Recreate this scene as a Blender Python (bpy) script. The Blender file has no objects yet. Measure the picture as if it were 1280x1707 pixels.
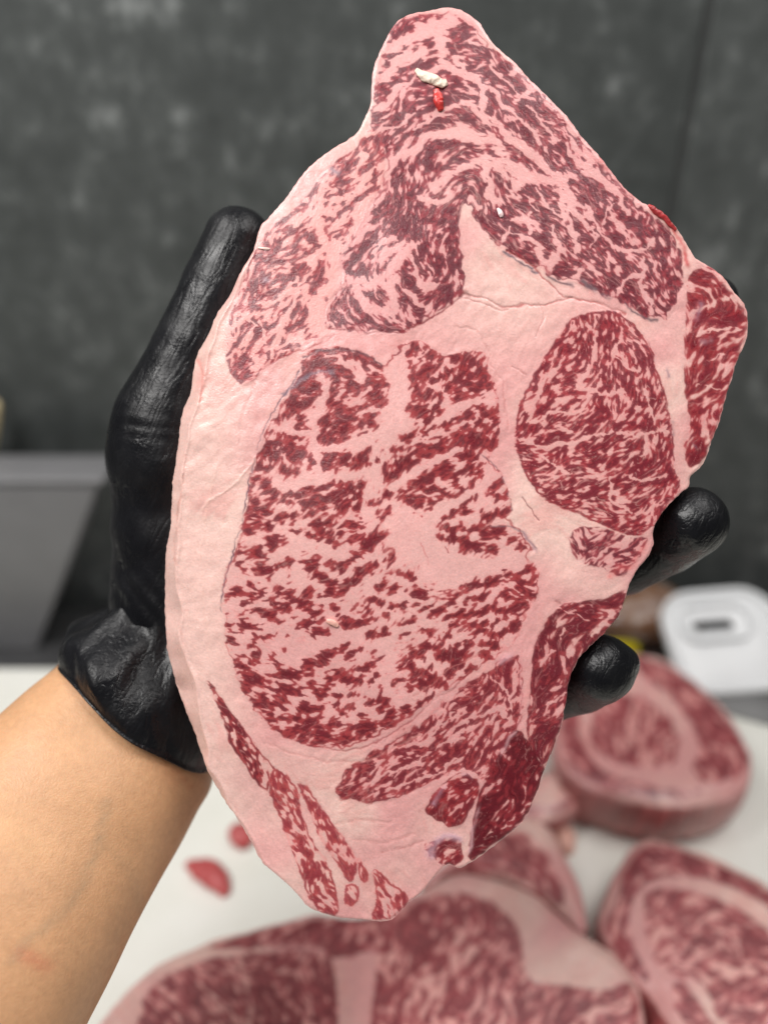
import bpy, bmesh, math, random
import numpy as np
from mathutils import Vector, geometry
random.seed(7)
SC = bpy.context.scene
COL = SC.collection

# ------------------------------------------------------------------ camera
F = 1282.0                      # focal length in pixels of the 1280x1707 photograph
PITCH = math.radians(32.0)
CAMZ = 0.45                     # above the cutting board
ORG = np.array([0.0, 0.0, CAMZ])
RGT = np.array([1.0, 0, 0])
FWD = np.array([0, math.cos(PITCH), -math.sin(PITCH)])
UPV = np.array([0, math.sin(PITCH), math.cos(PITCH)])
cd = bpy.data.cameras.new('camera')
cam = bpy.data.objects.new('camera', cd); COL.objects.link(cam)
cam.location = ORG
cam.rotation_euler = (math.pi/2 - PITCH, 0, 0)
cd.sensor_fit = 'VERTICAL'; cd.sensor_height = 36.0; cd.lens = F/1707*36
cd.clip_start = 0.01; cd.clip_end = 50
cd.dof.use_dof = True; cd.dof.focus_distance = 0.236; cd.dof.aperture_fstop = cd.lens/7.4
SC.camera = cam

# ------------------------------------------------------------------ light
w = bpy.data.worlds.new('World'); SC.world = w; w.use_nodes = True
w.node_tree.nodes['Background'].inputs[0].default_value = (0.93, 0.97, 1.0, 1)
w.node_tree.nodes['Background'].inputs[1].default_value = 0.09
def area(name, loc, target, size, power, col=(1, 0.975, 0.95)):
    ld = bpy.data.lights.new(name, 'AREA'); ld.shape = 'RECTANGLE'; ld.size = size[0]; ld.size_y = size[1]
    ld.energy = power; ld.color = col
    o = bpy.data.objects.new(name, ld); COL.objects.link(o); o.location = loc
    d = Vector(target) - Vector(loc); o.rotation_euler = d.to_track_quat('-Z', 'Y').to_euler()
    return o
area('ceiling_lamp', (-0.50, -0.04, 1.27), (0.0, 0.22, 0.25), (0.8, 0.40), 16.8)
area('ceiling_lamp', (0.50, 0.24, 1.40), (0.15, 0.3, 0.0), (0.7, 0.35), 9)
vs = SC.view_settings
vs.view_transform = 'Standard'; vs.look = 'None'; vs.exposure = 0.0; vs.gamma = 1.0; vs.use_curve_mapping = False

# ------------------------------------------------------------------ pixel helpers
def C(x, y, d):
    """photo pixel + depth along the optical axis -> world (works on arrays)"""
    x = np.asarray(x, float); y = np.asarray(y, float); d = np.asarray(d, float)
    u = ((x-640)/F)[..., None]; v = ((853.5-y)/F)[..., None]
    return ORG + d[..., None]*(FWD + RGT*u + UPV*v)
def onz(x, y, z):
    """photo pixel -> world point on the horizontal plane at height z"""
    x = np.asarray(x, float); y = np.asarray(y, float)
    r = FWD + RGT*((x-640)/F)[..., None] + UPV*((853.5-y)/F)[..., None]
    t = (z-CAMZ)/r[..., 2]
    return ORG + t[..., None]*r
def ony(x, y, Y):
    r = FWD + RGT*((np.asarray(x, float)-640)/F)[..., None] + UPV*((853.5-np.asarray(y, float))/F)[..., None]
    t = Y/r[..., 1]
    return ORG + t[..., None]*r
def srgb(r, g, b):
    f = lambda c: (c/255/12.92) if c/255 <= 0.04045 else ((c/255+0.055)/1.055)**2.4
    return np.array([f(r), f(g), f(b)])

# ------------------------------------------------------------------ materials
def mat(name):
    m = bpy.data.materials.new(name); m.use_nodes = True
    nt = m.node_tree; b = nt.nodes['Principled BSDF']
    return m, nt, b
def N(nt, t, **kw):
    n = nt.nodes.new(t)
    for k, v in kw.items(): setattr(n, k, v)
    return n
def noise(nt, scale, detail=4, rough=0.55, coord='Object'):
    tc = N(nt, 'ShaderNodeTexCoord'); n = N(nt, 'ShaderNodeTexNoise')
    n.inputs['Scale'].default_value = scale; n.inputs['Detail'].default_value = detail; n.inputs['Roughness'].default_value = rough
    nt.links.new(tc.outputs[coord], n.inputs['Vector'])
    return n
def ramp(nt, src, stops):
    r = N(nt, 'ShaderNodeValToRGB'); e = r.color_ramp.elements
    while len(e) < len(stops): e.new(0.5)
    for el, (p, c) in zip(e, stops): el.position = p; el.color = (*c, 1)
    nt.links.new(src, r.inputs[0]); return r
def bump(nt, b, src, dist, strength=1.0, prev=None):
    bp = N(nt, 'ShaderNodeBump'); bp.inputs['Distance'].default_value = dist; bp.inputs['Strength'].default_value = strength
    nt.links.new(src, bp.inputs['Height'])
    if prev is not None: nt.links.new(prev.outputs[0], bp.inputs['Normal'])
    nt.links.new(bp.outputs[0], b.inputs['Normal']); return bp
def simple(name, c, rough=0.5, metal=0.0, var=0.12, scale=40, bmp=0.0, bscale=300):
    m, nt, b = mat(name)
    n = noise(nt, scale)
    r = ramp(nt, n.outputs[0], [(0.3, tuple(np.array(c)*(1-var))), (0.7, tuple(np.minimum(1, np.array(c)*(1+var))))])
    nt.links.new(r.outputs[0], b.inputs['Base Color'])
    b.inputs['Roughness'].default_value = rough; b.inputs['Metallic'].default_value = metal
    if bmp: bump(nt, b, noise(nt, bscale).outputs[0], bmp)
    return m

def meat_material(name, fine):
    m, nt, b = mat(name)
    at = N(nt, 'ShaderNodeVertexColor'); at.layer_name = 'marbling'
    n1 = noise(nt, fine, 3, 0.6)
    rr = ramp(nt, n1.outputs[0], [(0.25, (0.90, 0.88, 0.88)), (0.75, (1.08, 1.08, 1.08))])
    mx = N(nt, 'ShaderNodeMix', data_type='RGBA', blend_type='MULTIPLY'); mx.inputs[0].default_value = 1.0
    nt.links.new(at.outputs[0], mx.inputs[6]); nt.links.new(rr.outputs[0], mx.inputs[7])
    nt.links.new(mx.outputs[2], b.inputs['Base Color'])
    ro = N(nt, 'ShaderNodeMapRange'); ro.inputs[1].default_value = 0.3; ro.inputs[2].default_value = 0.7
    ro.inputs[3].default_value = 0.24; ro.inputs[4].default_value = 0.46
    nt.links.new(noise(nt, fine*0.35, 3).outputs[0], ro.inputs[0]); nt.links.new(ro.outputs[0], b.inputs['Roughness'])
    b.inputs['Specular IOR Level'].default_value = 0.45
    b.inputs['Subsurface Weight'].default_value = 0.12
    b.inputs['Subsurface Radius'].default_value = (1.0, 0.35, 0.25)
    b.inputs['Subsurface Scale'].default_value = 0.0012
    bp = bump(nt, b, noise(nt, fine*0.3, 3).outputs[0], 0.00012, 0.5)
    bump(nt, b, noise(nt, fine*1.2, 2).outputs[0], 0.00013, 0.5, bp)
    wt = N(nt, 'ShaderNodeMapRange'); wt.inputs[1].default_value = 0.46; wt.inputs[2].default_value = 0.66; wt.inputs[3].default_value = 0.05; wt.inputs[4].default_value = 0.55
    nt.links.new(noise(nt, fine*0.05, 3).outputs[0], wt.inputs[0]); nt.links.new(wt.outputs[0], b.inputs['Coat Weight'])
    b.inputs['Coat Roughness'].default_value = 0.17; b.inputs['Coat IOR'].default_value = 1.36
    cb_ = N(nt, 'ShaderNodeBump'); cb_.inputs['Distance'].default_value = 0.0005; cb_.inputs['Strength'].default_value = 0.8
    nt.links.new(noise(nt, fine*0.55, 3, 0.6).outputs[0], cb_.inputs['Height']); nt.links.new(cb_.outputs[0], b.inputs['Coat Normal'])
    return m
MEAT = meat_material('raw_marbled_beef', 1500)
MEAT2 = meat_material('raw_marbled_beef_on_board', 900)

# ------------------------------------------------------------------ objects
def link(o, parent=None, label=None, cat=None, group=None, kind=None):
    COL.objects.link(o)
    if parent is not None: o.parent = parent
    if label: o['label'] = label
    if cat: o['category'] = cat
    if group: o['group'] = group
    if kind: o['kind'] = kind
    return o
def empty(name, loc, **kw):
    o = bpy.data.objects.new(name, None); o.empty_display_size = 0.02; o.location = loc
    link(o, **kw); return o
def mesh_np(name, V, Q, material, parent=None, smooth=True, col=None, nrm=None, origin=None, **kw):
    """V (n,3) world verts, Q (m,k) faces"""
    V = np.asarray(V, np.float32); Q = np.asarray(Q, np.int32)
    off = np.zeros(3) if origin is None else np.asarray(origin, float)
    if parent is not None: off = np.array(parent.matrix_world.translation) if parent.parent is None else off
    me = bpy.data.meshes.new(name)
    me.vertices.add(len(V)); me.vertices.foreach_set('co', (V-off).astype(np.float32).ravel())
    k = Q.shape[1]
    me.loops.add(Q.size); me.loops.foreach_set('vertex_index', Q.ravel())
    me.polygons.add(len(Q)); me.polygons.foreach_set('loop_start', np.arange(0, Q.size, k, dtype=np.int32))
    me.polygons.foreach_set('loop_total', np.full(len(Q), k, np.int32))
    me.update(calc_edges=True); me.validate()
    if smooth: me.polygons.foreach_set('use_smooth', np.ones(len(me.polygons), bool))
    if col is not None:
        a = me.color_attributes.new('marbling', 'FLOAT_COLOR', 'POINT')
        c4 = np.ones((len(V), 4), np.float32); c4[:, :3] = col
        a.data.foreach_set('color', c4.ravel())
    if nrm is not None and len(me.vertices) == len(nrm):
        me.normals_split_custom_set_from_vertices(np.ascontiguousarray(nrm, np.float32))
    me.materials.append(material)
    o = bpy.data.objects.new(name, me)
    if parent is None: o.location = off
    link(o, parent, **kw)
    return o
def bm_obj(name, bm, material, parent=None, smooth=False, bevel=0, seg=2, **kw):
    me = bpy.data.meshes.new(name); bmesh.ops.recalc_face_normals(bm, faces=bm.faces); bm.to_mesh(me); bm.free()
    me.materials.append(material)
    if smooth: me.shade_smooth()
    o = bpy.data.objects.new(name, me); link(o, parent, **kw)
    if bevel:
        md = o.modifiers.new('bevel', 'BEVEL'); md.width = bevel; md.segments = seg; md.limit_method = 'ANGLE'
        me.shade_smooth()
    return o
def add_hex(bm, p):
    """8 corner points: bottom loop 0-3, top loop 4-7"""
    v = [bm.verts.new(tuple(q)) for q in p]
    for f in ((0, 3, 2, 1), (4, 5, 6, 7), (0, 1, 5, 4), (1, 2, 6, 5), (2, 3, 7, 6), (3, 0, 4, 7)): bm.faces.new([v[i] for i in f])
def box(bm, c, s):
    x, y, z = c; a, b, d = s[0]/2, s[1]/2, s[2]/2
    add_hex(bm, [(x-a, y-b, z-d), (x+a, y-b, z-d), (x+a, y+b, z-d), (x-a, y+b, z-d), (x-a, y-b, z+d), (x+a, y-b, z+d), (x+a, y+b, z+d), (x-a, y+b, z+d)])

# ------------------------------------------------------------------ setting
def wall_material():
    m, nt, b = mat('dark_stone_panel')
    tc = N(nt, 'ShaderNodeTexCoord')
    def ns(scale, det, rough=0.6, st=(1, 1, 1)):
        mp = N(nt, 'ShaderNodeMapping'); mp.inputs['Scale'].default_value = st
        nt.links.new(tc.outputs['Object'], mp.inputs[0])
        n = N(nt, 'ShaderNodeTexNoise'); n.inputs['Scale'].default_value = scale; n.inputs['Detail'].default_value = det; n.inputs['Roughness'].default_value = rough
        nt.links.new(mp.outputs[0], n.inputs['Vector']); return n
    a = ns(9, 5, 0.7); c = ns(55, 4, 0.65, (1, 1, 0.8))
    mx = N(nt, 'ShaderNodeMix', data_type='FLOAT'); mx.inputs[0].default_value = 0.55
    nt.links.new(a.outputs[0], mx.inputs[2]); nt.links.new(c.outputs[0], mx.inputs[3])
    r = ramp(nt, mx.outputs[0], [(0.34, srgb(56, 60, 59)), (0.50, srgb(72, 76, 75)), (0.56, srgb(84, 88, 87)), (0.67, srgb(134, 138, 137))])
    nt.links.new(r.outputs[0], b.inputs['Base Color'])
    b.inputs['Roughness'].default_value = 0.62
    bump(nt, b, c.outputs[0], 0.0008, 0.6)
    return m
WALLY = 0.575
wallm = wall_material()
wall = empty('wall', (0, WALLY, 0), kind='structure')
seamx = float(ony(1150, 190, WALLY)[0])
for x0, x1 in ((-1.4, seamx-0.003), (seamx+0.003, 1.5)):
    bm = bmesh.new(); box(bm, ((x0+x1)/2, 0.010, 0.57), (x1-x0, 0.02, 1.5)); bm_obj('wall_panel', bm, wallm, wall, bevel=0.0012)
bm = bmesh.new(); box(bm, (0, 0.0065, 0.57), (3.2, 0.006, 1.5)); bm_obj('wall_backing', bm, simple('dark_grout', (0.066, 0.070, 0.069), 0.8), wall)

STEEL = simple('brushed_steel', (0.33, 0.33, 0.34), 0.38, 0.9, 0.08, 60)
bm = bmesh.new(); box(bm, (0.0, 0.10, -0.0355), (2.6, 0.95, 0.04)); bm_obj('counter', bm, STEEL, bevel=0.003, kind='structure')
BACKY = float(onz(200, 1112, 0.0)[1])
def board_material():
    m, nt, b = mat('white_board_plastic')
    n = noise(nt, 14, 4); r = ramp(nt, n.outputs[0], [(0.3, (0.78, 0.775, 0.70)), (0.7, (0.87, 0.865, 0.81))])
    nt.links.new(r.outputs[0], b.inputs['Base Color']); b.inputs['Roughness'].default_value = 0.5
    bump(nt, b, noise(nt, 400, 2).outputs[0], 0.0002)
    return m
bm = bmesh.new(); box(bm, (0.02, BACKY-0.36, -0.0075), (1.5, 0.72, 0.015))
bm_obj('cutting_board', bm, board_material(), bevel=0.003, label='large white plastic cutting board under the cut steaks', cat='cutting board')

# ------------------------------------------------------------------ marbling engine
def catmull(P, n=6, closed=True):
    P = np.asarray(P, float); m = len(P); out = []
    rng_ = range(m if closed else m-1)
    for i in rng_:
        if closed: p0, p1, p2, p3 = P[(i-1) % m], P[i], P[(i+1) % m], P[(i+2) % m]
        else: p0, p1, p2, p3 = P[max(i-1, 0)], P[i], P[i+1], P[min(i+2, m-1)]
        for t in np.arange(n)/n:
            out.append(0.5*((2*p1)+(-p0+p2)*t+(2*p0-5*p1+4*p2-p3)*t*t+(-p0+3*p1-3*p2+p3)*t**3))
    if not closed: out.append(P[-1])
    return np.array(out)
def seg_dist(P, X, Y, closed):
    d2 = np.full(X.shape, 1e12); m = len(P)
    for i in range(m if closed else m-1):
        a = P[i]; b = P[(i+1) % m]; ab = b-a; L = ab@ab+1e-9
        t = np.clip(((X-a[0])*ab[0]+(Y-a[1])*ab[1])/L, 0, 1)
        np.minimum(d2, (X-a[0]-t*ab[0])**2+(Y-a[1]-t*ab[1])**2, out=d2)
    return np.sqrt(d2)
def inside(P, X, Y):
    r = np.zeros(X.shape, bool); m = len(P)
    for i in range(m):
        x0, y0 = P[i]; x1, y1 = P[(i+1) % m]
        if y0 == y1: continue
        c = ((y0 > Y) != (y1 > Y)) & (X < (x1-x0)*(Y-y0)/(y1-y0)+x0)
        r ^= c
    return r
def sstep(a, b, x):
    t = np.clip((x-a)/(b-a), 0, 1); return t*t*(3-2*t)

class Field:
    """pixel-space grid on which one steak's cut face is laid out"""
    def __init__(s, x0, y0, x1, y1, step, seed, coarse=3):
        s.x0, s.y0, s.h = x0, y0, step
        s.nx = int((x1-x0)/step)+1; s.ny = int((y1-y0)/step)+1
        s.Y, s.X = np.meshgrid(y0+step*np.arange(s.ny), x0+step*np.arange(s.nx), indexing='ij')
        s.c = coarse
        s.cy, s.cx = s.ny//coarse+2, s.nx//coarse+2
        s.CY, s.CX = np.meshgrid(y0+step*coarse*np.arange(s.cy), x0+step*coarse*np.arange(s.cx), indexing='ij')
        s.rng = np.random.default_rng(seed)
    def samp(s, A, X, Y, h):
        gx = np.clip((X-s.x0)/h, 0, A.shape[1]-1.001); gy = np.clip((Y-s.y0)/h, 0, A.shape[0]-1.001)
        ix = gx.astype(np.int32); iy = gy.astype(np.int32); fx = gx-ix; fy = gy-iy
        f = A.ravel(); k = iy*A.shape[1]+ix; W = A.shape[1]
        return (f[k]*(1-fx)+f[k+1]*fx)*(1-fy)+(f[k+W]*(1-fx)+f[k+W+1]*fx)*fy
    def up(s, A, dx=0, dy=0): return s.samp(A, s.X+dx, s.Y+dy, s.h*s.c)
    def noise(s, sig):
        """gaussian-smoothed white noise, unit variance; sig in photo pixels"""
        n = s.rng.standard_normal((s.ny, s.nx))
        return s.blur(n, sig, True)
    def blur(s, n, sig, norm=False):
        fy = np.fft.fftfreq(n.shape[0])[:, None]; fx = np.fft.rfftfreq(n.shape[1])[None]
        g = np.exp(-2*(math.pi**2)*((sig/s.h)**2)*(fx*fx+fy*fy))
        r = np.fft.irfft2(np.fft.rfft2(n)*g, s=n.shape)
        return (r-r.mean())/r.std() if norm else r
    def sdf(s, P, dx=0, dy=0):
        d = seg_dist(P, s.CX, s.CY, True); d[inside(P, s.CX, s.CY)] *= -1
        return s.up(d, dx, dy)
    def dist(s, P, dx=0, dy=0): return s.up(seg_dist(np.asarray(P, float), s.CX, s.CY, False), dx, dy)
    def local(s, P, reach, dx=0, dy=0):
        P = np.asarray(P, float)
        i0 = max(0, int((P[:, 0].min()-reach-s.x0)/s.h)); i1 = min(s.nx, int((P[:, 0].max()+reach-s.x0)/s.h)+2)
        j0 = max(0, int((P[:, 1].min()-reach-s.y0)/s.h)); j1 = min(s.ny, int((P[:, 1].max()+reach-s.y0)/s.h)+2)
        w = (slice(j0, j1), slice(i0, i1))
        if i1 <= i0 or j1 <= j0: return w, None
        g = lambda q: q[w] if np.ndim(q) else q
        return w, seg_dist(P, s.X[w]+g(dx), s.Y[w]+g(dy), False)
    def flow(s, strokes, wob=0.3):
        A = np.zeros(s.CX.shape); B = np.zeros(s.CX.shape)
        for x, y, a in strokes:
            wgt = 1/((s.CX-x)**2+(s.CY-y)**2+300)**1.5; a = math.radians(a)
            A += wgt*math.cos(2*a); B += wgt*math.sin(2*a)
        th = 0.5*np.arctan2(s.blurc(B), s.blurc(A))
        t2 = s.up(np.cos(2*th)), s.up(np.sin(2*th))
        th = 0.5*np.arctan2(t2[1], t2[0])+wob*s.noise(14)+wob*0.5*s.noise(5)
        s.vx, s.vy = np.cos(th), np.sin(th)
    def blurc(s, A): return A
    def lic(s, sig, L, hop=None):
        n = s.noise(sig); hop = hop or max(s.h, sig*0.8); K = max(2, int(L/hop))
        acc = n.copy(); wt = 1.0
        for sg in (1, -1):
            X = s.X.copy(); Y = s.Y.copy(); vx, vy = s.vx*sg, s.vy*sg
            for k in range(1, K+1):
                X += vx*hop; Y += vy*hop
                nvx = s.samp(s.vx, X, Y, s.h); nvy = s.samp(s.vy, X, Y, s.h)
                q = np.sign(nvx*vx+nvy*vy); q[q == 0] = 1; vx, vy = nvx*q, nvy*q
                wk = math.cos(math.pi/2*k/(K+1))**2
                acc += wk*s.samp(n, X, Y, s.h); wt += wk
        return (acc-acc.mean())/acc.std()

FATC = srgb(220, 160, 157); FATP = srgb(233, 196, 185)
def lerp(a, b, t): return a+(b-a)*t[..., None]

def paint(fd, muscles, veins, lines, strokes, style, wob=0.3, fatlin=None):
    """returns colour, height(m), muscle id"""
    fd.flow(strokes, wob)
    sc = style.get('scale', 1.0)
    n_f = fd.lic(1.05*sc, 7*sc); n_t = fd.lic(2.0*sc, 18*sc); n_m = fd.lic(2.1*sc, 10*sc); n_l = fd.lic(2.2*sc, 30*sc); n_b = fd.lic(4.4*sc, 12*sc)
    C1 = fd.noise(24*sc); C2 = fd.noise(60*sc)
    wx, wy = fd.noise(8*sc)*2.2*sc+fd.noise(2.5*sc)*1.3*sc, fd.noise(8*sc)*2.2*sc+fd.noise(2.5*sc)*1.3*sc
    fine = fd.noise(1.2*sc); med = fd.noise(4*sc)
    V = np.zeros(fd.X.shape)
    for pl, wd in veins:
        q, d = fd.local(catmull(pl, 4, False), wd*1.6+12, wx, wy)
        if d is None: continue
        V[q] = np.maximum(V[q], 1.25-d/(wd*np.clip(0.62+0.12*C1[q], 0.35, 1)))
    V = np.clip(V, 0, 1.1)
    pale = sstep(-0.6, 1.2, 0.6*C2+0.4*C1)
    fat = lerp(FATC, FATP, pale*0.9)
    if fatlin is not None: fat = lerp(fat, FATP, fatlin(fd)*0.85)
    fat *= (1+0.020*fine+0.016*med+0.016*n_l)[..., None]
    fat = lerp(fat, srgb(212, 134, 130)[None, None, :], 0.35*sstep(0.9, 2.2, C1+0.35*n_l))
    col = fat.copy(); mid = np.full(fd.X.shape, -1, int); leanT = np.zeros(fd.X.shape); inT = np.zeros(fd.X.shape)
    for i, m in enumerate(muscles):
        S = fd.sdf(catmull(m['poly'], 5))
        jit = m.get('jit', 2.0)
        Sj = S+jit*0.6*(med*0.8+n_m*0.7)
        wts = m['w']        # weights: fine, mid, long, broad, coarse
        Fm = wts[0]*n_f+wts[1]*n_m+wts[2]*n_l+wts[3]*n_b+wts[4]*C1+0.35*wts[4]*C2
        inn = S < 0
        if not inn.any(): continue
        th = np.quantile(Fm[inn], 1-m['dens'])
        Fm = (Fm-th)/Fm[inn].std()
        if 'lean' in m:
            Lf = np.full(fd.X.shape, -0.9)
            for pl, hw in m['lean']:
                pl = pl if len(pl) > 1 else [(pl[0][0]-hw*0.5, pl[0][1]+hw*0.35), (pl[0][0]+hw*0.5, pl[0][1]-hw*0.35)]
                q, d = fd.local(catmull(pl, 3, False), hw*3.6+8, wx, wy)
                if d is not None: Lf[q] = np.maximum(Lf[q], 1.3-d/(hw*1.72))
            Fm = m.get('lw', 1.25)*Lf+m.get('nw', 0.75)*Fm
        Fm = Fm-m.get('vein', 2.6)*V
        if m.get('rim'): Fm = np.maximum(Fm, m['rim']*np.clip(1-np.abs(Sj+3.0*sc)/(2.2*sc), -1, 1)*np.clip(0.6+0.5*C1+0.3*med, 0, 1.5)-0.2-9*(np.abs(Sj+3.0*sc) > 2.2*sc))
        e = m.get('edge', 0.22)*(0.55+1.1*sstep(-0.5, 1.5, C2+0.6*C1))
        ln = sstep(-e, e, Fm)*sstep(1.2, -1.2, Sj)
        dk = sstep(0.0, m.get('deep', 1.5), Fm+0.2*fine+0.5*med+0.45*n_f)
        lc = lerp(np.asarray(m['c0'])[None, None, :], m['c1'], dk)
        thr = np.exp(-(n_t/0.16)**2)*np.clip(0.55+0.5*n_b+0.3*C1, 0, 1)
        lc = lerp(lc, (fat*0.55+0.45*np.asarray(m['c0'])), np.clip(m.get('thr', 0.55)*thr, 0, 1))
        lc = lc*0.88*(1+0.10*n_f+0.06*fine+0.05*med)[..., None]
        fz = m.get('fat')
        if fz is not None:
            t = sstep(4, -10, S)*0.8; col = lerp(col, fz*(1+0.02*fine+0.015*med)[..., None], t)
        blush = sstep(-1.4, 0.2, Fm)*sstep(2, -2, Sj)*0.22
        col = lerp(col, np.asarray(m['c0'])[None, None, :]*1.9, blush)
        col = lerp(col, lc, ln*m.get('op', 1.0))
        mid[inn] = i; leanT = np.maximum(leanT, ln); inT = np.maximum(inT, sstep(3, -3, S))
    for q in range(3): col[..., q] = 0.77*col[..., q]+0.15*fd.blur(col[..., q], 2.2*sc)+0.08*fd.blur(col[..., q], 5*sc)
    H = -0.00004*fd.blur(leanT, 2.2*sc)+0.00006*fd.blur(inT, 6*sc)+0.00025*fd.noise(45*sc)+0.00005*fd.noise(12*sc)
    H += (1-inT)*(0.000035*fd.noise(5*sc)+0.00004*fd.noise(9*sc)+0.000016*n_l) + inT*0.000006*n_f
    for pl, wd, c, al, hh in lines:
        q, d = fd.local(catmull(pl, 5, False), wd*4+8, wx*0.55, wy*0.55)
        if d is None: continue
        g = np.exp(-(d/wd)**2)
        br = np.clip(0.75+0.45*C1+0.25*med, 0, 1.1)[q]
        col[q] = lerp(col[q], np.asarray(c)[None, None, :], np.clip(g*al*br, 0, 1))
        H[q] += 0.3*hh*np.exp(-(d/(wd*1.3))**2)
    return np.clip(col, 0.004, 0.95), H, mid

def build_steak(name, fd, outline, col, H, mid, names, mapf, back, T, rows, material, label, cat, group=None, base=None, jag=1.0, part_mesh=True, sidecol=None):
    O = catmull(outline, 6)
    S = fd.sdf(O)+jag*(0.35*fd.noise(3.0*fd.h/1.5)+0.8*fd.noise(16))
    gy, gx = np.gradient(fd.blur(fd.sdf(O), 2*fd.h), fd.h); gl = np.hypot(gx, gy)+1e-6; gx /= gl; gy /= gl
    ins = S < 0
    keep = ins[:-1, :-1] | ins[1:, :-1] | ins[:-1, 1:] | ins[1:, 1:]
    PX = fd.X.copy(); PY = fd.Y.copy(); o = (S > 0)
    sh = np.clip(S, 0, 2.5*fd.h)
    PX[o] -= (gx*sh)[o]; PY[o] -= (gy*sh)[o]
    P = mapf(PX, PY, H)
    # smooth normals of the whole face
    du = np.gradient(P, axis=1); dv = np.gradient(P, axis=0); nr = np.cross(dv, du); nr /= np.linalg.norm(nr, axis=2, keepdims=True)+1e-12
    nr[np.sum(nr*back, axis=2) > 0] *= -1
    idx = np.arange(fd.nx*fd.ny).reshape(fd.ny, fd.nx)
    quads = np.stack([idx[:-1, :-1], idx[1:, :-1], idx[1:, 1:], idx[:-1, 1:]], -1)   # orientation fixed below
    cm = mid[:-1, :-1]
    Pf = P.reshape(-1, 3); cf = col.reshape(-1, 3); nf = nr.reshape(-1, 3)
    q0 = quads[keep][0]; e = np.cross(Pf[q0[1]]-Pf[q0[0]], Pf[q0[3]]-Pf[q0[0]])
    root = empty(name, base, label=label, cat=cat, group=group)
    bpy.context.view_layer.update()
    def emit(nm, Q, extra=None):
        u, inv = np.unique(Q, return_inverse=True); inv = inv.reshape(Q.shape)
        mesh_np(nm, Pf[u], inv, material, root, True, cf[u], nf[u])
    ids = cm[keep]; Qk = quads[keep]
    # -- rim: walk the boundary
    de = {}
    ed = np.concatenate([Qk[:, [0, 1]], Qk[:, [1, 2]], Qk[:, [2, 3]], Qk[:, [3, 0]]])
    key = ed[:, 0].astype(np.int64)*idx.size+ed[:, 1]; rev = ed[:, 1].astype(np.int64)*idx.size+ed[:, 0]
    bd = ed[~np.isin(key, rev)]
    for a, b in bd: de.setdefault(int(a), []).append(int(b))
    best = []
    while de:
        st = next(iter(de)); lp = [st]; cur = st
        while True:
            nx = de[cur].pop()
            if not de[cur]: del de[cur]
            if nx == st or nx not in de: break
            lp.append(nx); cur = nx
        if len(lp) > len(best): best = lp
    L = np.array(best)
    lx, ly = PX.ravel()[L], PY.ravel()[L]; nx_, ny_ = gx.ravel()[L], gy.ravel()[L]; hb = H.ravel()[L]
    k = np.ones(9)/9
    cb = cf[L]; R = []; RC = []
    rg = fd.rng
    sm = lambda a, n: np.real(np.fft.ifft(np.fft.fft(a)*np.exp(-2*(math.pi*n*np.fft.fftfreq(len(a)))**2)))
    for j, (op, dz) in enumerate(rows):
        wobx = 0 if j == 0 else sm(rg.standard_normal(len(L)), 10/fd.h)*(1.8 if fd.h < 2 else 5.0)*min(1, dz*2)
        pp = mapf(lx+nx_*(op+wobx), ly+ny_*(op+wobx), hb)
        R.append(pp+back*(dz*T))
        c = cb*(1+0.05*sm(rg.standard_normal(len(L)), 3)[:, None]*3)
        if j and sidecol is not None: c = c*0.55+0.45*np.stack([sm(cb[:, q], 14/fd.h) for q in range(3)], 1); c = sidecol(c, lx, ly, dz)
        RC.append(c)
    nL = len(L); n = len(rows)
    RV = np.concatenate(R); RCc = np.clip(np.concatenate(RC), 0.01, 0.9)
    i0 = np.arange(nL); i1 = (i0+1) % nL
    RQ = np.concatenate([np.stack([j*nL+i1, j*nL+i0, (j+1)*nL+i0, (j+1)*nL+i1], 1) for j in range(n-1)])
    mesh_np('cut_edge', RV, RQ, material, root, True, RCc)
    # back face
    bl = R[-1]; stp = max(1, nL//400); bl2 = bl[::stp]
    flat = [Vector((float(a), float(b), 0)) for a, b in zip(lx[::stp], ly[::stp])]
    tri = np.array(geometry.tessellate_polygon([flat]))
    mesh_np('back_face', bl2, tri, material, root, False, RCc[-nL:][::stp])
    emit('fat', Qk[ids < 0])
    for i, nm in enumerate(names):
        q = Qk[ids == i]
        if len(q): emit(nm, q)
    return root

# ------------------------------------------------------------------ the steak in the hand
DS = 0.235; TH = 0.018
OUT = [(668,30),(690,22),(720,18),(745,12),(770,18),(795,35),(812,60),(835,85),(865,112),(890,140),(920,170),(945,195),(970,230),(1000,262),(1030,300),(1060,330),(1085,345),(1110,362),(1130,385),(1142,405),(1158,428),(1180,443),(1205,462),(1222,485),(1240,510),(1246,545),(1240,575),(1225,610),(1212,655),(1198,700),(1182,745),(1168,775),(1150,795),(1148,812),(1135,822),(1118,840),(1100,862),(1087,888),(1088,905),(1078,930),(1062,950),(1050,975),(1040,1005),(1025,1035),(1000,1060),(975,1085),(958,1110),(948,1140),(943,1175),(935,1210),(922,1245),(908,1280),(893,1325),(875,1362),(845,1392),(810,1420),(780,1440),(764,1447),(745,1440),(722,1465),(700,1490),(680,1505),(660,1525),(640,1535),(600,1533),(560,1528),(520,1515),(495,1490),(470,1465),(440,1440),(420,1405),(395,1365),(375,1335),(355,1300),(340,1270),(325,1225),(305,1170),(285,1110),(277,1060),(275,1000),(277,920),(283,870),(290,800),(298,740),(303,690),(318,650),(322,620),(330,590),(348,555),(365,520),(385,490),(400,455),(421,420),(433,380),(450,362),(480,330),(500,295),(530,265),(560,245),(590,228),(605,205),(618,170),(625,110),(640,75),(655,45)]
R0 = srgb(176, 66, 70); R1 = srgb(112, 34, 44)      # eye: bright edge, deep centre
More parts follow.
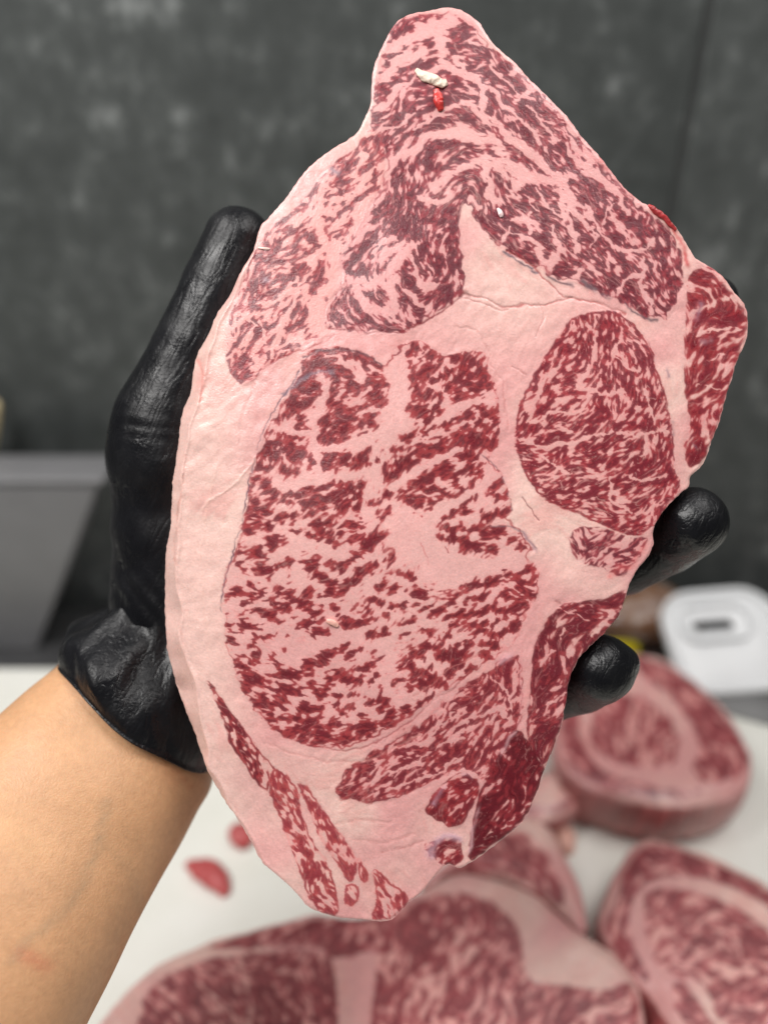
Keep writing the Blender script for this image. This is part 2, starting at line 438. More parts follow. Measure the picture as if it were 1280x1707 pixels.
K0 = srgb(166, 64, 74); K1 = srgb(106, 38, 50)      # cap: mauve
D0 = srgb(172, 56, 62); D1 = srgb(120, 34, 44)      # dark lean
EFAT = srgb(223, 167, 163)
def tr(k, ox, oy, L, f=1.0): return [([(x/k+ox, y/k+oy) for x, y in p], w*f/k) for p, w in L]
LEAN_EYE = tr(4.267, 380, 560, [([(540,230),(620,180),(700,200),(760,250),(785,340),(740,410)],26),([(620,98),(720,90),(850,88),(960,140),(1080,210)],15),([(920,130),(960,230)],34),([(820,200),(850,300),(900,380)],26),([(700,430),(770,470)],34),([(560,380),(640,340)],26),([(510,350)],22),([(470,470),(600,470)],32),([(480,560),(520,620)],26),([(430,520),(440,590)],14),([(345,570)],24),([(1000,330),(1115,300)],24),([(1030,440),(1100,440)],26),([(1085,500)],10),([(970,510)],16),([(1010,610),(1050,590)],22),([(640,620),(710,600)],30),([(740,630),(880,590),(950,600)],24),([(800,540),(890,530)],16),([(650,720),(780,680),(920,650)],24),([(740,740),(830,710)],14),([(930,710),(980,690)],9),([(280,680)],18),([(260,790),(380,770)],26),([(300,850),(390,930)],30),([(430,750),(520,730)],24),([(440,820),(480,900),(420,980)],30),([(520,840),(620,900)],28),([(690,850),(740,950)],32),([(820,830),(860,950),(920,960)],28),([(900,900),(980,830),(1090,790)],22),([(980,940),(1050,900)],15),([(1040,750),(1070,710)],8),([(220,930),(280,960)],18),([(200,1020)],12),([(170,1080)],14),([(260,1080),(370,1110)],24),([(500,1130),(620,1080),(700,1060)],24),([(740,1050)],14),([(700,1150),(780,1130)],28),([(850,1060),(880,1130)],22),([(960,1060),(945,1150)],12),([(540,1200),(640,1180),(700,1220)],24),([(430,1150)],16),([(330,1200)],22),([(820,1210)],20),([(920,1220)],22)]) \
 + tr(4, 600, 560, [([(300,80),(330,125)],12),([(370,60),(395,100)],14),([(440,65)],9),([(345,190)],14),([(410,170)],9),([(455,150)],9),([(485,120)],12),([(340,280),(400,270),(450,240)],20),([(360,340)],16),([(530,190),(550,150)],12),([(600,110),(650,150),(690,200)],20),([(700,150),(780,170),(820,210)],22),([(700,250),(770,270)],26),([(720,330),(780,330),(750,390)],26),([(650,300),(590,340)],18),([(620,410),(680,390)],13),([(850,290),(880,350)],13),([(590,240)],12),([(480,310),(530,290)],11),([(360,430),(400,390),(450,400)],18),([(350,500),(430,510)],18),([(530,390),(500,520),(400,640)],7),([(545,500)],12),([(800,470),(870,520),(930,450)],20),([(660,550),(740,520)],18),([(600,590),(650,520)],12),([(430,650),(540,600)],13),([(790,570),(850,600),(920,580)],17),([(690,610)],12),([(650,670),(760,660),(800,680)],20),([(690,710),(800,720),(900,740)],18),([(880,700)],14),([(920,650)],10),([(540,740),(650,720)],24),([(380,740),(500,720)],16),([(370,790),(460,790)],20),([(290,680),(370,620)],12),([(250,760),(320,700)],16),([(220,830),(260,810)],14),([(150,890),(240,940)],16),([(260,900),(330,840),(400,830)],18),([(360,1000),(420,960),(500,900),(580,850)],20),([(620,780),(720,790)],20),([(430,1030),(500,1030)],15),([(560,930),(600,900)],22),([(640,960),(700,900),(800,870)],15),([(750,930),(800,900)],16),([(560,1070),(650,1050),(760,980)],15),([(310,1100),(400,1100)],22),([(470,1120),(540,1110)],18),([(350,1180),(420,1190)],9),([(160,1060),(280,1040)],15),([(120,1110)],16),([(170,1190)],20),([(870,1010),(930,970)],18),([(930,1080),(980,1060)],14),([(820,1230),(900,1180),(980,1160)],13),([(560,1220),(650,1170),(780,1060)],9),([(540,1270),(600,1300),(690,1250)],11),([(720,1170)],12),([(560,1350),(680,1340)],12),([(760,1290),(850,1300),(940,1300)],18),([(700,1390),(780,1390),(830,1460)],20),([(860,1420),(910,1460)],18),([(980,1350),(1040,1370)],12),([(1030,1420),(1110,1410)],7),([(150,1330),(100,1380)],20),([(190,1470)],18),([(50,1530)],18)]) \
 + tr(4.267, 360, 800, [([(370,60)],28),([(450,80)],13),([(280,140)],22),([(410,180)],22),([(260,230)],18),([(360,230)],22),([(250,340)],32),([(370,320)],22),([(460,260)],16),([(500,170)],16),([(530,125)],13),([(550,240)],15),([(620,160),(680,180)],22),([(610,90),(680,60)],16),([(760,130),(860,110)],20),([(700,230)],20),([(770,210)],10),([(900,190)],16),([(940,60)],18),([(1050,60)],15),([(1030,190)],11),([(820,280)],18),([(560,340),(640,370),(720,420)],17),([(720,300),(760,380),(790,440)],21),([(900,360)],18),([(960,310),(1040,330)],18),([(1000,400)],20),([(850,460)],18),([(720,480)],11),([(410,430)],22),([(500,430)],16),([(260,520),(310,540)],23),([(160,500)],8),([(150,600),(210,630)],13),([(330,640)],25),([(430,620),(540,600)],12),([(640,610),(690,570)],27),([(800,600)],16),([(720,690),(820,720)],17),([(680,720)],15),([(890,610)],16),([(940,550),(1020,530)],11),([(1060,470),(1150,450),(1200,420)],17),([(1240,540)],18),([(1000,650),(1120,580)],16),([(870,790),(980,720)],19),([(940,800),(1040,750)],8),([(820,800)],16),([(660,800)],20),([(110,820),(190,780)],14),([(240,740),(330,790)],12),([(430,760)],15),([(520,820),(590,870)],21),([(660,890)],15),([(730,840)],8),([(370,860),(460,890),(540,940)],15),([(200,920),(300,920),(400,980),(460,1020)],17),([(700,950),(750,920)],17),([(850,920)],14),([(980,910)],14),([(1050,850),(1180,840)],12),([(1190,740)],12),([(560,1000),(650,1020)],20),([(740,1010)],12),([(900,1030),(1000,1030)],19),([(930,980)],10),([(1100,990)],16),([(200,1040)],18),([(300,1120),(350,1100)],16),([(410,1100)],13),([(80,1040)],12),([(90,1150)],12),([(250,1190)],10),([(520,1110)],8),([(700,1090),(800,1080)],9),([(590,1170)],16),([(500,1200)],12),([(420,1250)],12),([(760,1240),(860,1210),(940,1160)],13),([(1100,1110),(1240,1090)],10),([(960,1250),(1030,1220)],14),([(1100,1230)],16)]) \
 + tr(4, 600, 900, [([(270,230),(340,260)],14),([(350,340),(400,350)],14),([(150,300)],18),([(230,330)],13),([(90,390),(160,400)],12),([(200,450),(300,430)],9),([(380,430)],9),([(170,510)],10),([(40,490)],18),([(60,540)],20),([(480,430),(400,480)],7),([(280,560),(360,540)],12),([(300,630)],12),([(400,590),(490,630)],12),([(160,600)],12),([(110,640),(50,640)],9),([(690,310),(760,300),(900,270),(1020,240),(1160,190)],14),([(980,350),(1080,300),(1170,260)],23),([(1060,350),(1180,370)],12),([(720,430),(860,370)],10),([(600,400),(640,380)],17),([(480,510),(560,470)],12),([(560,540),(660,480)],10),([(480,570)],10),([(720,500),(850,440),(900,420)],12),([(980,390),(1040,390)],14),([(900,480),(1000,460),(1100,450)],12),([(600,580),(700,520)],15),([(720,580),(850,540)],10),([(900,550),(980,510)],9),([(1040,580)],14),([(770,620),(850,600)],10),([(880,640),(980,600)],14),([(820,700),(900,700)],15),([(560,650)],11),([(600,640)],8),([(540,740),(620,780),(700,760)],23),([(640,700),(740,690)],8),([(630,830),(680,820)],17),([(740,860)],18),([(840,770)],12),([(600,890),(640,870)],14),([(440,710),(350,760)],18),([(400,780)],11),([(300,790),(240,840)],14),([(330,860),(400,900)],23),([(470,840)],10),([(480,920),(520,940)],18),([(420,960),(340,985)],13),([(560,970)],10),([(220,950),(300,940)],9),([(490,1030),(430,1100),(380,1160)],7),([(310,1100),(320,1150)],20),([(210,1080),(190,1200)],25),([(130,1050)],15),([(120,900)],9),([(60,780),(80,830)],13),([(150,770)],11),([(30,850)],12),([(60,950)],10),([(50,1080)],12),([(130,1130)],12),([(40,1220)],20)]) \
 + tr(4, 360, 1050, [([(150,220),(190,270)],24),([(230,320),(330,350)],24),([(420,290),(540,300)],20),([(460,400),(560,410)],17),([(640,240)],22),([(720,220)],16),([(750,160),(880,100)],10),([(960,160)],12),([(1040,190)],20),([(1100,180)],11),([(820,300),(880,330)],19),([(740,310)],13),([(630,370),(700,440)],12),([(740,400)],20),([(180,400)],18),([(240,500),(330,490),(450,490)],20),([(600,520),(700,530)],20),([(430,590),(560,590)],11),([(600,620)],24),([(560,660),(680,680)],19),([(770,640)],22),([(740,700)],16),([(480,700)],20),([(370,610)],16),([(300,620),(420,690)],14),([(560,750),(700,760)],16),([(820,740),(900,710)],17),([(940,680),(1050,650)],22),([(980,590)],16),([(820,440),(800,520),(850,570)],10),([(890,540)],12),([(920,440)],11),([(960,340)],13),([(1010,500)],11),([(1030,350)],9),([(1090,310)],8),([(1100,400)],9),([(1160,500),(1150,600)],22),([(1240,540)],22),([(280,60),(330,50)],12),([(370,30)],12),([(270,180)],12),([(230,220)],12)])
MUS = [
 dict(n='cap_muscle', poly=[(641,82),(668,36),(745,22),(790,42),(812,72),(862,119),(918,176),(965,234),(1003,275),(1056,335),(1104,372),(1132,415),(1138,465),(1128,505),(1108,532),(1085,532),(1060,520),(1030,500),(1000,490),(960,472),(930,466),(900,450),(862,430),(835,415),(815,395),(800,375),(782,345),(768,345),(765,380),(770,430),(774,470),(763,495),(730,520),(690,545),(650,555),(600,552),(560,545),(545,527),(555,500),(575,470),(568,430),(590,395),(615,350),(640,300),(642,250),(616,208),(625,150)],
      w=(1.0,0.8,0.75,0.1,0.1), dens=0.82, thr=0.75, c0=K0, c1=K1, vein=3.6, edge=0.3, jit=4, rim=0.3, fat=srgb(222,162,160)),
 dict(n='flap_muscle', poly=[(622,212),(640,250),(638,300),(614,347),(590,393),(568,430),(572,468),(552,500),(543,530),(558,552),(500,582),(450,610),(410,642),(385,625),(375,590),(380,540),(393,500),(410,455),(425,415),(455,375),(495,345),(530,300),(560,270),(590,250)],
      w=(0.9,0.9,0.6,0.25,0.4), dens=0.64, thr=0.7, c0=srgb(182,70,77), c1=srgb(116,42,53), vein=3.0, edge=0.24, fat=srgb(226,166,160)),
 dict(n='eye_muscle', poly=[(505,595),(540,580),(580,582),(615,592),(640,612),(655,592),(672,573),(705,570),(740,590),(775,585),(805,590),(815,620),(825,650),(833,680),(835,720),(828,745),(812,752),(825,772),(842,800),(852,850),(845,865),(870,885),(892,915),(884,925),(884,940),(893,945),(897,985),(880,1020),(865,1060),(835,1090),(805,1110),(775,1130),(745,1150),(715,1172),(690,1190),(665,1205),(640,1222),(610,1237),(575,1246),(540,1247),(505,1240),(470,1225),(440,1200),(415,1170),(395,1130),(380,1080),(372,1020),(375,960),(390,920),(405,870),(415,820),(425,770),(440,730),(455,700),(470,670),(490,640),(500,615)],
      w=(0.8,0.9,0.1,0.4,0.0), dens=0.5, c0=R0, c1=R1, vein=2.6, edge=0.3, deep=2.2, jit=3.5, fat=EFAT, lean=LEAN_EYE, lw=1.6, nw=0.85, rim=0.5, thr=0.4),
 dict(n='round_muscle', poly=[(930,560),(955,530),(990,519),(1030,520),(1060,545),(1085,580),(1095,620),(1110,660),(1117,700),(1122,730),(1124,780),(1133,812),(1115,840),(1092,872),(1062,893),(1040,890),(1010,878),(975,862),(930,845),(900,825),(875,790),(860,750),(857,725),(862,690),(880,640),(905,600)],
      w=(1.0,0.95,0.25,0.15,0.08), thr=0.7, dens=0.73, c0=srgb(176,62,70), c1=srgb(120,36,48), vein=2.6, edge=0.2, rim=1.4, fat=srgb(222,162,158)),
 dict(n='small_muscle', poly=[(948,892),(970,878),(1010,882),(1040,893),(1064,897),(1078,900),(1060,935),(1035,962),(1010,950),(975,940),(955,925)],
      w=(0.9,0.8,0.5,0.1,0.1), dens=0.62, c0=K0, c1=K1, vein=1.5, edge=0.3, fat=FATC),
 dict(n='rib_muscle', poly=[(1150,455),(1180,446),(1205,463),(1220,490),(1240,520),(1243,560),(1222,612),(1208,665),(1194,715),(1170,768),(1150,778),(1138,745),(1150,705),(1141,650),(1141,590),(1142,530),(1145,490)],
      w=(0.5,0.6,0.9,0.3,0.5), dens=0.80, c0=srgb(172,58,64), c1=srgb(120,32,44), vein=1.8, edge=0.5, deep=2.2),
 dict(n='strip_muscle', poly=[(910,1035),(940,1008),(1000,998),(1043,985),(1030,1032),(1002,1060),(962,1105),(950,1150),(944,1180),(924,1240),(908,1278),(884,1246),(878,1200),(885,1140),(890,1080)],
      w=(0.5,0.8,0.9,0.3,0.3), dens=0.88, c0=srgb(168,64,70), c1=srgb(114,36,47), vein=2.0, edge=0.4),
 dict(n='wing_muscle', poly=[(560,1325),(580,1285),(620,1257),(660,1232),(700,1208),(740,1172),(780,1137),(820,1112),(848,1097),(868,1100),(868,1180),(860,1220),(840,1260),(815,1300),(790,1288),(768,1282),(740,1295),(690,1320),(640,1335),(595,1337)],
      w=(0.9,0.8,0.9,0.15,0.2), dens=0.72, c0=srgb(180,74,78), c1=srgb(122,40,50), jit=4, vein=2.4, edge=0.3, rim=0.6, fat=FATC),
 dict(n='lean_muscle', poly=[(858,1218),(882,1240),(908,1285),(893,1325),(873,1365),(838,1396),(800,1424),(783,1430),(786,1385),(798,1325),(825,1270)],
      w=(0.6,0.7,0.7,0.3,0.3), dens=0.955, c0=srgb(154,50,58), c1=srgb(100,26,36), vein=1.6, edge=0.5, deep=2.0),
 dict(n='oval_muscle', poly=[(710,1345),(738,1308),(772,1288),(798,1305),(790,1340),(768,1375),(745,1376),(715,1360)],
      w=(0.6,0.8,0.4,0.4,0.3), dens=0.86, c0=D0, c1=D1, vein=1.6, edge=0.4),
 dict(n='knob_muscle', poly=[(706,1412),(735,1398),(762,1396),(772,1425),(760,1443),(735,1440)],
      w=(0.6,0.8,0.4,0.4,0.3), dens=0.80, c0=D0, c1=D1, vein=1.6, edge=0.4),
 dict(n='tail_muscle', poly=[(346,1134),(370,1165),(402,1206),(440,1260),(468,1290),(452,1300),(446,1318),(425,1304),(406,1270),(386,1246),(371,1200)],
      w=(0.6,0.9,0.6,0.4,0.2), dens=0.66, c0=R0, c1=R1, vein=2, edge=0.25, rim=1.0),
 dict(n='tail_muscle', poly=[(448,1322),(458,1280),(492,1310),(503,1350),(523,1405),(552,1452),(562,1522),(532,1520),(512,1488),(490,1430),(472,1380),(456,1336)],
      w=(0.6,0.9,0.3,0.3,0.3), dens=0.68, c0=srgb(196,84,86), c1=srgb(150,56,64), vein=2, edge=0.25, rim=1.0),
 dict(n='tail_muscle', poly=[(496,1308),(512,1312),(546,1358),(565,1386),(588,1418),(596,1455),(580,1470),(558,1432),(529,1390),(514,1348)],
      w=(0.6,0.9,0.3,0.3,0.3), dens=0.66, c0=srgb(196,84,86), c1=srgb(156,60,68), vein=2, edge=0.25, rim=1.0),
 dict(n='tail_muscle', poly=[(598,1432),(608,1445),(614,1467),(604,1470),(597,1455)], w=(0.6,0.9,0.3,0.3,0.1), dens=0.55, c0=srgb(196,84,86), c1=srgb(156,60,68), rim=1.4),
 dict(n='tail_muscle', poly=[(574,1480),(588,1473),(600,1482),(598,1500),(585,1511),(573,1502)], w=(0.6,0.9,0.3,0.3,0.1), dens=0.55, c0=srgb(200,90,92), c1=srgb(164,70,78), rim=1.2),
 dict(n='tail_muscle', poly=[(624,1450),(655,1473),(682,1498),(665,1522),(645,1531),(620,1531),(628,1495)], w=(0.6,0.9,0.3,0.3,0.2), dens=0.56, c0=srgb(196,84,86), c1=srgb(150,56,64), rim=0.8),
]
VEINS = [(p, w*1.4) for p, w in tr(3.2, 600, 0, [([(60,560),(130,560),(220,470),(300,400),(400,380),(480,370),(560,400),(640,450),(660,520),(650,590),(720,640),(780,720),(860,780),(950,860),(1050,940),(1100,980)],24),([(410,200),(440,260),(430,330),(470,370)],28),([(40,720),(120,690),(230,650),(300,600)],14),([(120,1050),(150,930),(210,830),(300,770),(400,710),(500,700),(600,720),(700,760),(770,830),(820,900),(900,950),(1060,960)],34),([(300,690),(380,620),(470,580),(560,560),(640,610),(720,680),(800,760)],15),([(400,1010),(450,950),(540,900),(600,870),(660,840),(720,860),(800,960),(830,1010)],26),([(820,530),(920,470)],16),([(640,450),(700,480),(750,560),(830,620),(920,690),(960,760)],13),([(1100,980),(1120,1080),(1180,1180),(1250,1240)],18),([(1060,970),(1080,1080),(1100,1180)],18),([(1100,780),(1170,860),(1250,930)],24),([(660,860),(680,930),(700,990),(720,1050)],18),([(600,1050),(640,1110)],18),([(330,1060),(400,1080),(460,1060),(480,1000)],13),([(20,960),(80,900),(170,850)],15),([(110,1060),(60,1100),(0,1120)],30),([(150,260),(260,210),(380,150),(480,110)],60),([(130,420),(210,330),(330,280)],40),([(520,70),(620,150),(700,230)],22),([(800,400),(860,330)],14),([(1130,760),(1240,870)],20),([(500,300),(560,360),(640,420)],12),([(700,340),(760,420),(840,500)],9),([(880,560),(960,640),(1060,740)],9),([(560,440),(620,500)],10)]) \
 + tr(3.2, 360, 240, [([(750,400),(780,330),(880,280),(900,240)],34),([(640,540),(700,530),(740,440),(800,400)],32),([(640,540),(640,640),(700,720),(780,730),(900,720),(950,640),(1010,580),(1060,540)],38),([(640,640),(620,760),(560,820),(540,960),(600,1020)],46),([(880,620),(930,560),(1020,530)],24),([(740,760),(770,830),(900,900),(950,880),(920,760),(960,720)],28),([(1050,600),(1060,700),(1090,760),(1170,760)],18),([(1000,780),(1080,850),(1130,870)],14),([(430,420),(560,350),(620,370)],24),([(540,400),(580,540),(520,640)],24),([(300,1140),(330,1000),(400,900),(440,780)],13),([(200,860),(330,830),(430,720)],13),([(500,290),(720,280),(800,160)],13),([(720,170),(800,60)],13),([(840,580),(900,520),(960,500)],18),([(130,900),(200,980)],12),([(230,960),(260,1080)],14),([(640,250),(560,220)],8)]) \
 + tr(3.2, 700, 240, [([(500,150),(600,180),(720,200),(780,180)],30),([(780,200),(800,280),(800,440),(830,520),(830,560)],18),([(560,200),(500,230),(470,170),(350,100)],20),([(340,120),(350,220),(380,290),(430,300)],18),([(620,230),(680,330),(760,400)],9),([(810,320),(880,340),(930,440),(1000,530),(1080,580),(1180,560),(1240,520)],17),([(860,140),(1000,200),(1080,330),(1100,380)],28),([(960,420),(1030,330)],13),([(640,560),(660,680),(720,620),(740,560)],17),([(860,680),(840,740)],12),([(1050,800),(1100,740),(1190,700),(1170,600)],15),([(1190,700),(1190,790),(1230,850)],13),([(470,470),(560,500),(640,540)],11),([(580,370),(590,480)],11),([(480,410),(560,400)],9),([(420,540),(480,440)],11),([(700,440),(720,540)],9),([(560,290),(640,360)],8),([(920,480),(900,560)],8)])] + [
 ] + tr(2.188, 350, 550, [([(680,70),(685,180),(680,280),(655,370),(605,435)],62),([(425,215),(380,320),(378,400),(405,470),(395,535)],34),([(395,435),(480,428),(560,402),(640,380)],28),([(300,372),(372,380)],24),([(265,562),(350,560),(440,530),(520,530),(600,515)],34),([(690,575),(760,515),(850,462),(905,440)],38),([(775,400),(865,330),(945,262),(1050,262)],24),
  ([(690,690),(745,740),(800,790),(850,840),(950,850),(1100,840),(1190,800)],58),([(720,690),(770,770),(820,870),(890,900)],90),([(800,690),(870,640),(960,590),(1010,560)],40),([(300,760),(370,790),(430,800),(480,820)],44),([(330,880),(352,925)],40),([(480,965),(560,935),(620,905)],18),([(260,1185),(340,1150),(430,1130),(500,1115)],40),([(540,1185),(620,1190),(650,1150),(700,1095),(800,1085)],30),([(640,1270),(655,1335),(730,1350),(765,1320)],28),([(700,950),(640,1000)],20),([(470,110),(530,130),(560,190)],20),([(560,640),(580,700)],16),([(360,700),(280,720)],16),([(200,1000),(110,1030)],18),([(180,1120),(260,1080),(330,1060)],20)], 0.95) + [
 # round muscle
 ([(857,728),(885,738),(912,744),(935,742),(980,728),(1020,722),(1060,728),(1090,718),(1122,720)],5),([(880,705),(920,690),(965,683),(985,660)],5),([(965,645),(1000,655),(1040,652)],6),([(985,540),(992,580),(975,625),(960,640)],6),
 ([(930,600),(905,640),(895,660)],5),([(1030,570),(1025,600),(1060,620)],3.5),([(1020,790),(1018,830),(1050,850)],4),([(1070,650),(1090,700)],3),([(900,760),(950,790)],4),([(1040,790),(1100,800)],3),([(1080,730),(1070,760)],3),
 # small, rib, strip, wing
 ([(980,935),(1010,920),(1040,900)],3),([(1150,520),(1190,505),(1225,500)],7),([(1160,560),(1200,545),(1235,550)],4),([(1180,600),(1210,590)],4),([(1160,640),(1200,650)],3),
 ([(900,1110),(925,1090),(940,1050)],4),([(880,1230),(900,1180),(930,1170),(945,1160)],5),([(985,1055),(1025,1020)],7),([(930,1020),(980,1030)],3),
 ([(620,1300),(690,1270),(740,1240),(770,1230)],4),([(650,1318),(720,1290),(760,1265)],4),([(740,1240),(790,1200),(830,1180),(850,1200)],5),([(700,1240),(760,1190)],3.5),([(820,1130),(850,1160),(850,1200)],3),([(835,1260),(862,1215)],3),
 ([(520,1390),(550,1450),(575,1510)],6),([(800,1400),(850,1370),(890,1350)],3),
]
GREY = srgb(122, 98, 104); CRE = srgb(196, 120, 116); DCR = srgb(150, 66, 66); LIL = srgb(196, 168, 186)
LINES = [
 ([(500,620),(470,665),(448,700),(428,760),(412,830),(402,880),(385,925),(374,970),(369,1020)],1.3,srgb(104,74,88),0.85,-0.0001),
 ([(470,660),(500,635),(530,620),(555,618)],3,srgb(120,104,118),0.6,-0.0001),([(505,595),(540,582),(580,583),(615,593),(635,608)],1.8,srgb(90,40,50),0.8,-0.0001),
 ([(800,755),(828,780),(842,810),(852,850)],1.5,srgb(110,78,88),0.8,-0.0001),([(820,875),(855,880),(880,900),(893,915)],1.6,GREY,0.6,0),
 ([(545,545),(580,550),(650,556),(690,547),(730,522),(772,490)],1.8,srgb(130,40,48),0.8,-0.0002),([(420,625),(470,596),(530,572),(560,558)],1.6,srgb(170,60,62),0.6,-0.0001),
 ([(772,490),(790,495),(815,500),(840,510),(870,508),(900,508),(930,500),(955,498)],1.6,CRE,0.8,-0.0006),([(845,420),(880,440),(910,470),(940,492),(965,500),(1000,505),(1040,525)],1.8,srgb(186,104,100),0.8,-0.0006),
 ([(770,495),(820,512),(850,514)],1.5,DCR,0.6,-0.0004),([(765,495),(772,488),(780,494)],3,srgb(110,24,30),0.9,-0.0006),([(900,510),(905,530),(895,560)],1.4,CRE,0.5,-0.0004),([(760,545),(790,550),(810,580),(820,610),(838,640),(842,680),(846,720)],1.8,CRE,0.5,-0.0004),
 ([(855,610),(876,624)],1.5,srgb(160,90,84),0.7,-0.0004),([(870,830),(885,850),(898,867)],1.4,srgb(140,80,80),0.7,-0.0004),([(870,890),(885,905),(893,922)],3,srgb(176,136,142),0.6,-0.0002),
 # grey silverskin slivers
 ([(838,420),(860,435),(885,448)],2.2,GREY,0.9,0),([(885,452),(893,455)],2.5,GREY,0.9,0),([(915,462),(935,470),(955,474)],2.6,srgb(110,86,92),0.8,0),([(972,468),(982,478),(992,485)],4.2,srgb(110,86,92),0.8,0),([(1005,492),(1016,496)],3,srgb(110,86,92),0.8,0),
 ([(1036,496),(1050,515),(1075,532),(1095,536)],2.4,srgb(110,86,92),0.8,0),([(768,388),(776,402)],3,GREY,0.8,0),([(1119,702),(1122,725)],4,srgb(116,86,98),0.9,0),([(1120,745),(1116,785)],2,srgb(120,80,92),0.8,0),([(1110,612),(1113,625)],2.5,srgb(160,130,136),0.7,0),
 ([(1150,730),(1158,745)],3,srgb(130,90,100),0.7,0),([(1165,505),(1160,530)],5,srgb(160,110,122),0.7,0),([(1170,570),(1185,568)],5,srgb(168,120,128),0.7,0),
 ([(555,283),(562,288)],6,srgb(158,128,138),0.8,0),([(444,468),(450,470)],5,srgb(168,138,148),0.7,0),([(632,130),(628,150)],5,srgb(150,100,110),0.7,0),
 # cartilage
 ([(722,1340),(745,1308),(768,1290),(788,1296)],4,LIL,0.6,0.0004),([(718,1425),(722,1408),(740,1395),(765,1398)],6,srgb(204,164,176),0.7,0.0006),([(855,1220),(838,1250),(815,1300),(800,1340),(788,1380),(782,1420)],2.6,srgb(206,156,160),0.7,0.0003),
 ([(875,1060),(868,1100),(870,1160),(865,1215)],2.5,srgb(218,150,150),0.6,0.0002),([(835,1100),(850,1092)],6,srgb(226,170,176),0.8,0.0004),
 # folds in the fat
 ([(430,760),(400,800),(350,835),(335,850)],2.0,srgb(236,196,184),0.7,0.0005),([(425,640),(405,690),(400,740)],2.0,CRE,0.25,-0.0003),([(440,1240),(520,1265),(590,1270),(640,1255),(700,1225)],2.4,srgb(214,146,140),0.4,-0.0003),([(560,1375),(600,1365),(650,1372)],2.5,CRE,0.25,-0.0003),([(590,1400),(640,1405),(690,1390)],2.2,CRE,0.3,-0.0003),
 ([(640,1420),(680,1412),(705,1402)],2.2,srgb(160,80,80),0.4,-0.0003),([(690,1160),(760,1110),(800,1090)],1.2,CRE,0.5,-0.0002),([(500,1230),(560,1250),(620,1240),(680,1205),(730,1165),(790,1120)],1.6,srgb(150,50,56),0.55,-0.0002),
 ([(330,600),(338,640),(332,670)],3,srgb(214,140,130),0.6,-0.0006),([(310,760),(298,860),(292,960),(300,1050),(318,1110)],2.2,srgb(206,150,138),0.55,-0.0004),([(360,780),(340,880),(338,980),(350,1080)],2.2,srgb(232,188,174),0.4,0.0003),([(700,905),(715,940)],1,srgb(190,80,84),0.5,0),
 ([(1015,960),(1030,948),(1055,938),(1075,905)],5,srgb(222,100,100),0.6,0),([(1145,440),(1135,400),(1110,370),(1085,350)],4,srgb(190,60,62),0.75,0.0004),([(1068,338),(1030,302),(1000,265)],4,srgb(196,74,78),0.6,0),([(640,75),(628,110),(622,160)],5,srgb(196,90,94),0.6,0),([(668,36),(700,28),(735,24)],5,srgb(190,80,86),0.6,0),
 ([(925,1002),(935,1008)],2.5,srgb(130,40,44),0.8,-0.0003),([(742,912),(745,920)],1.4,srgb(150,50,56),0.8,0),([(1200,462),(1222,490),(1242,520),(1246,550),(1236,590)],4.5,srgb(232,180,172),0.8,0.0003),
]
STROKES = [(700,60,-20),(740,90,0),(800,120,45),(700,120,-25),(660,180,-35),(720,200,-10),(790,190,30),(850,200,45),(920,240,48),(980,300,50),(870,260,40),(930,330,48),(1000,380,50),(1060,430,45),(1100,480,60),(900,400,35),(860,370,30),(820,330,60),
 (650,250,-45),(700,300,-60),(760,270,-5),(740,330,-40),(690,340,-70),(640,400,-55),(700,430,60),(750,420,80),(650,520,40),(600,520,50),(720,490,-30),(590,300,-40),(540,350,-40),(500,420,-45),(440,500,-50),(420,580,-75),(480,560,-60),(540,460,-60),
 (560,610,-10),(600,600,35),(540,640,-50),(600,680,-25),(470,730,-60),(560,760,-45),(600,800,-40),(720,620,-65),(770,640,-60),(760,690,-35),(700,750,-35),(740,800,-30),(800,860,-40),(860,900,-10),
 (450,850,-35),(540,850,-35),(430,950,-25),(520,950,-30),(620,930,-38),(450,1030,-20),(560,1020,-20),(640,1010,-28),(720,1000,-25),(800,980,-28),(860,960,-15),(780,1050,-38),(700,1100,-35),(620,1120,-50),(520,1130,-10),(440,1140,15),(520,1200,-10),(600,1210,-40),(400,1080,30),
 (960,570,-60),(1000,560,-80),(1050,570,50),(910,640,-50),(960,640,-40),(1020,620,70),(1080,660,75),(890,690,-50),(960,710,-35),(1040,700,-65),(1090,700,80),(900,780,-12),(960,770,-20),(1030,760,-30),(1090,760,-80),(960,830,5),(1040,830,-15),(1090,850,-40),
 (960,900,60),(1000,910,-30),(1040,920,-45),(1180,480,60),(1200,550,-40),(1170,620,-70),(1180,700,-65),(1160,750,-70),
 (920,1080,-70),(960,1060,-55),(1000,1020,-20),(910,1180,-60),(600,1310,-25),(680,1290,-25),(720,1230,-38),(780,1170,-40),(830,1150,-75),(840,1220,-60),(860,1290,-60),(830,1370,-40),(750,1340,-60),
 (380,1210,62),(430,1290,60),(490,1380,65),(540,1470,70),(560,1420,60),(650,1500,50)]

fd = Field(255, 0, 1265, 1552, 1.3, 11)
def fatlin(f):
    rind = sstep(470, 340, f.X+0.0*f.Y)*sstep(380, 560, f.Y)
    tri = np.exp(-(((f.X-850)/130)**2+((f.Y-500)/90)**2))
    return np.clip(rind+0.8*tri, 0, 1)
col, H, mid = paint(fd, MUS, VEINS, LINES, STROKES, dict(scale=1.0), 0.28, fatlin)
So = fd.sdf(catmull(OUT, 6))
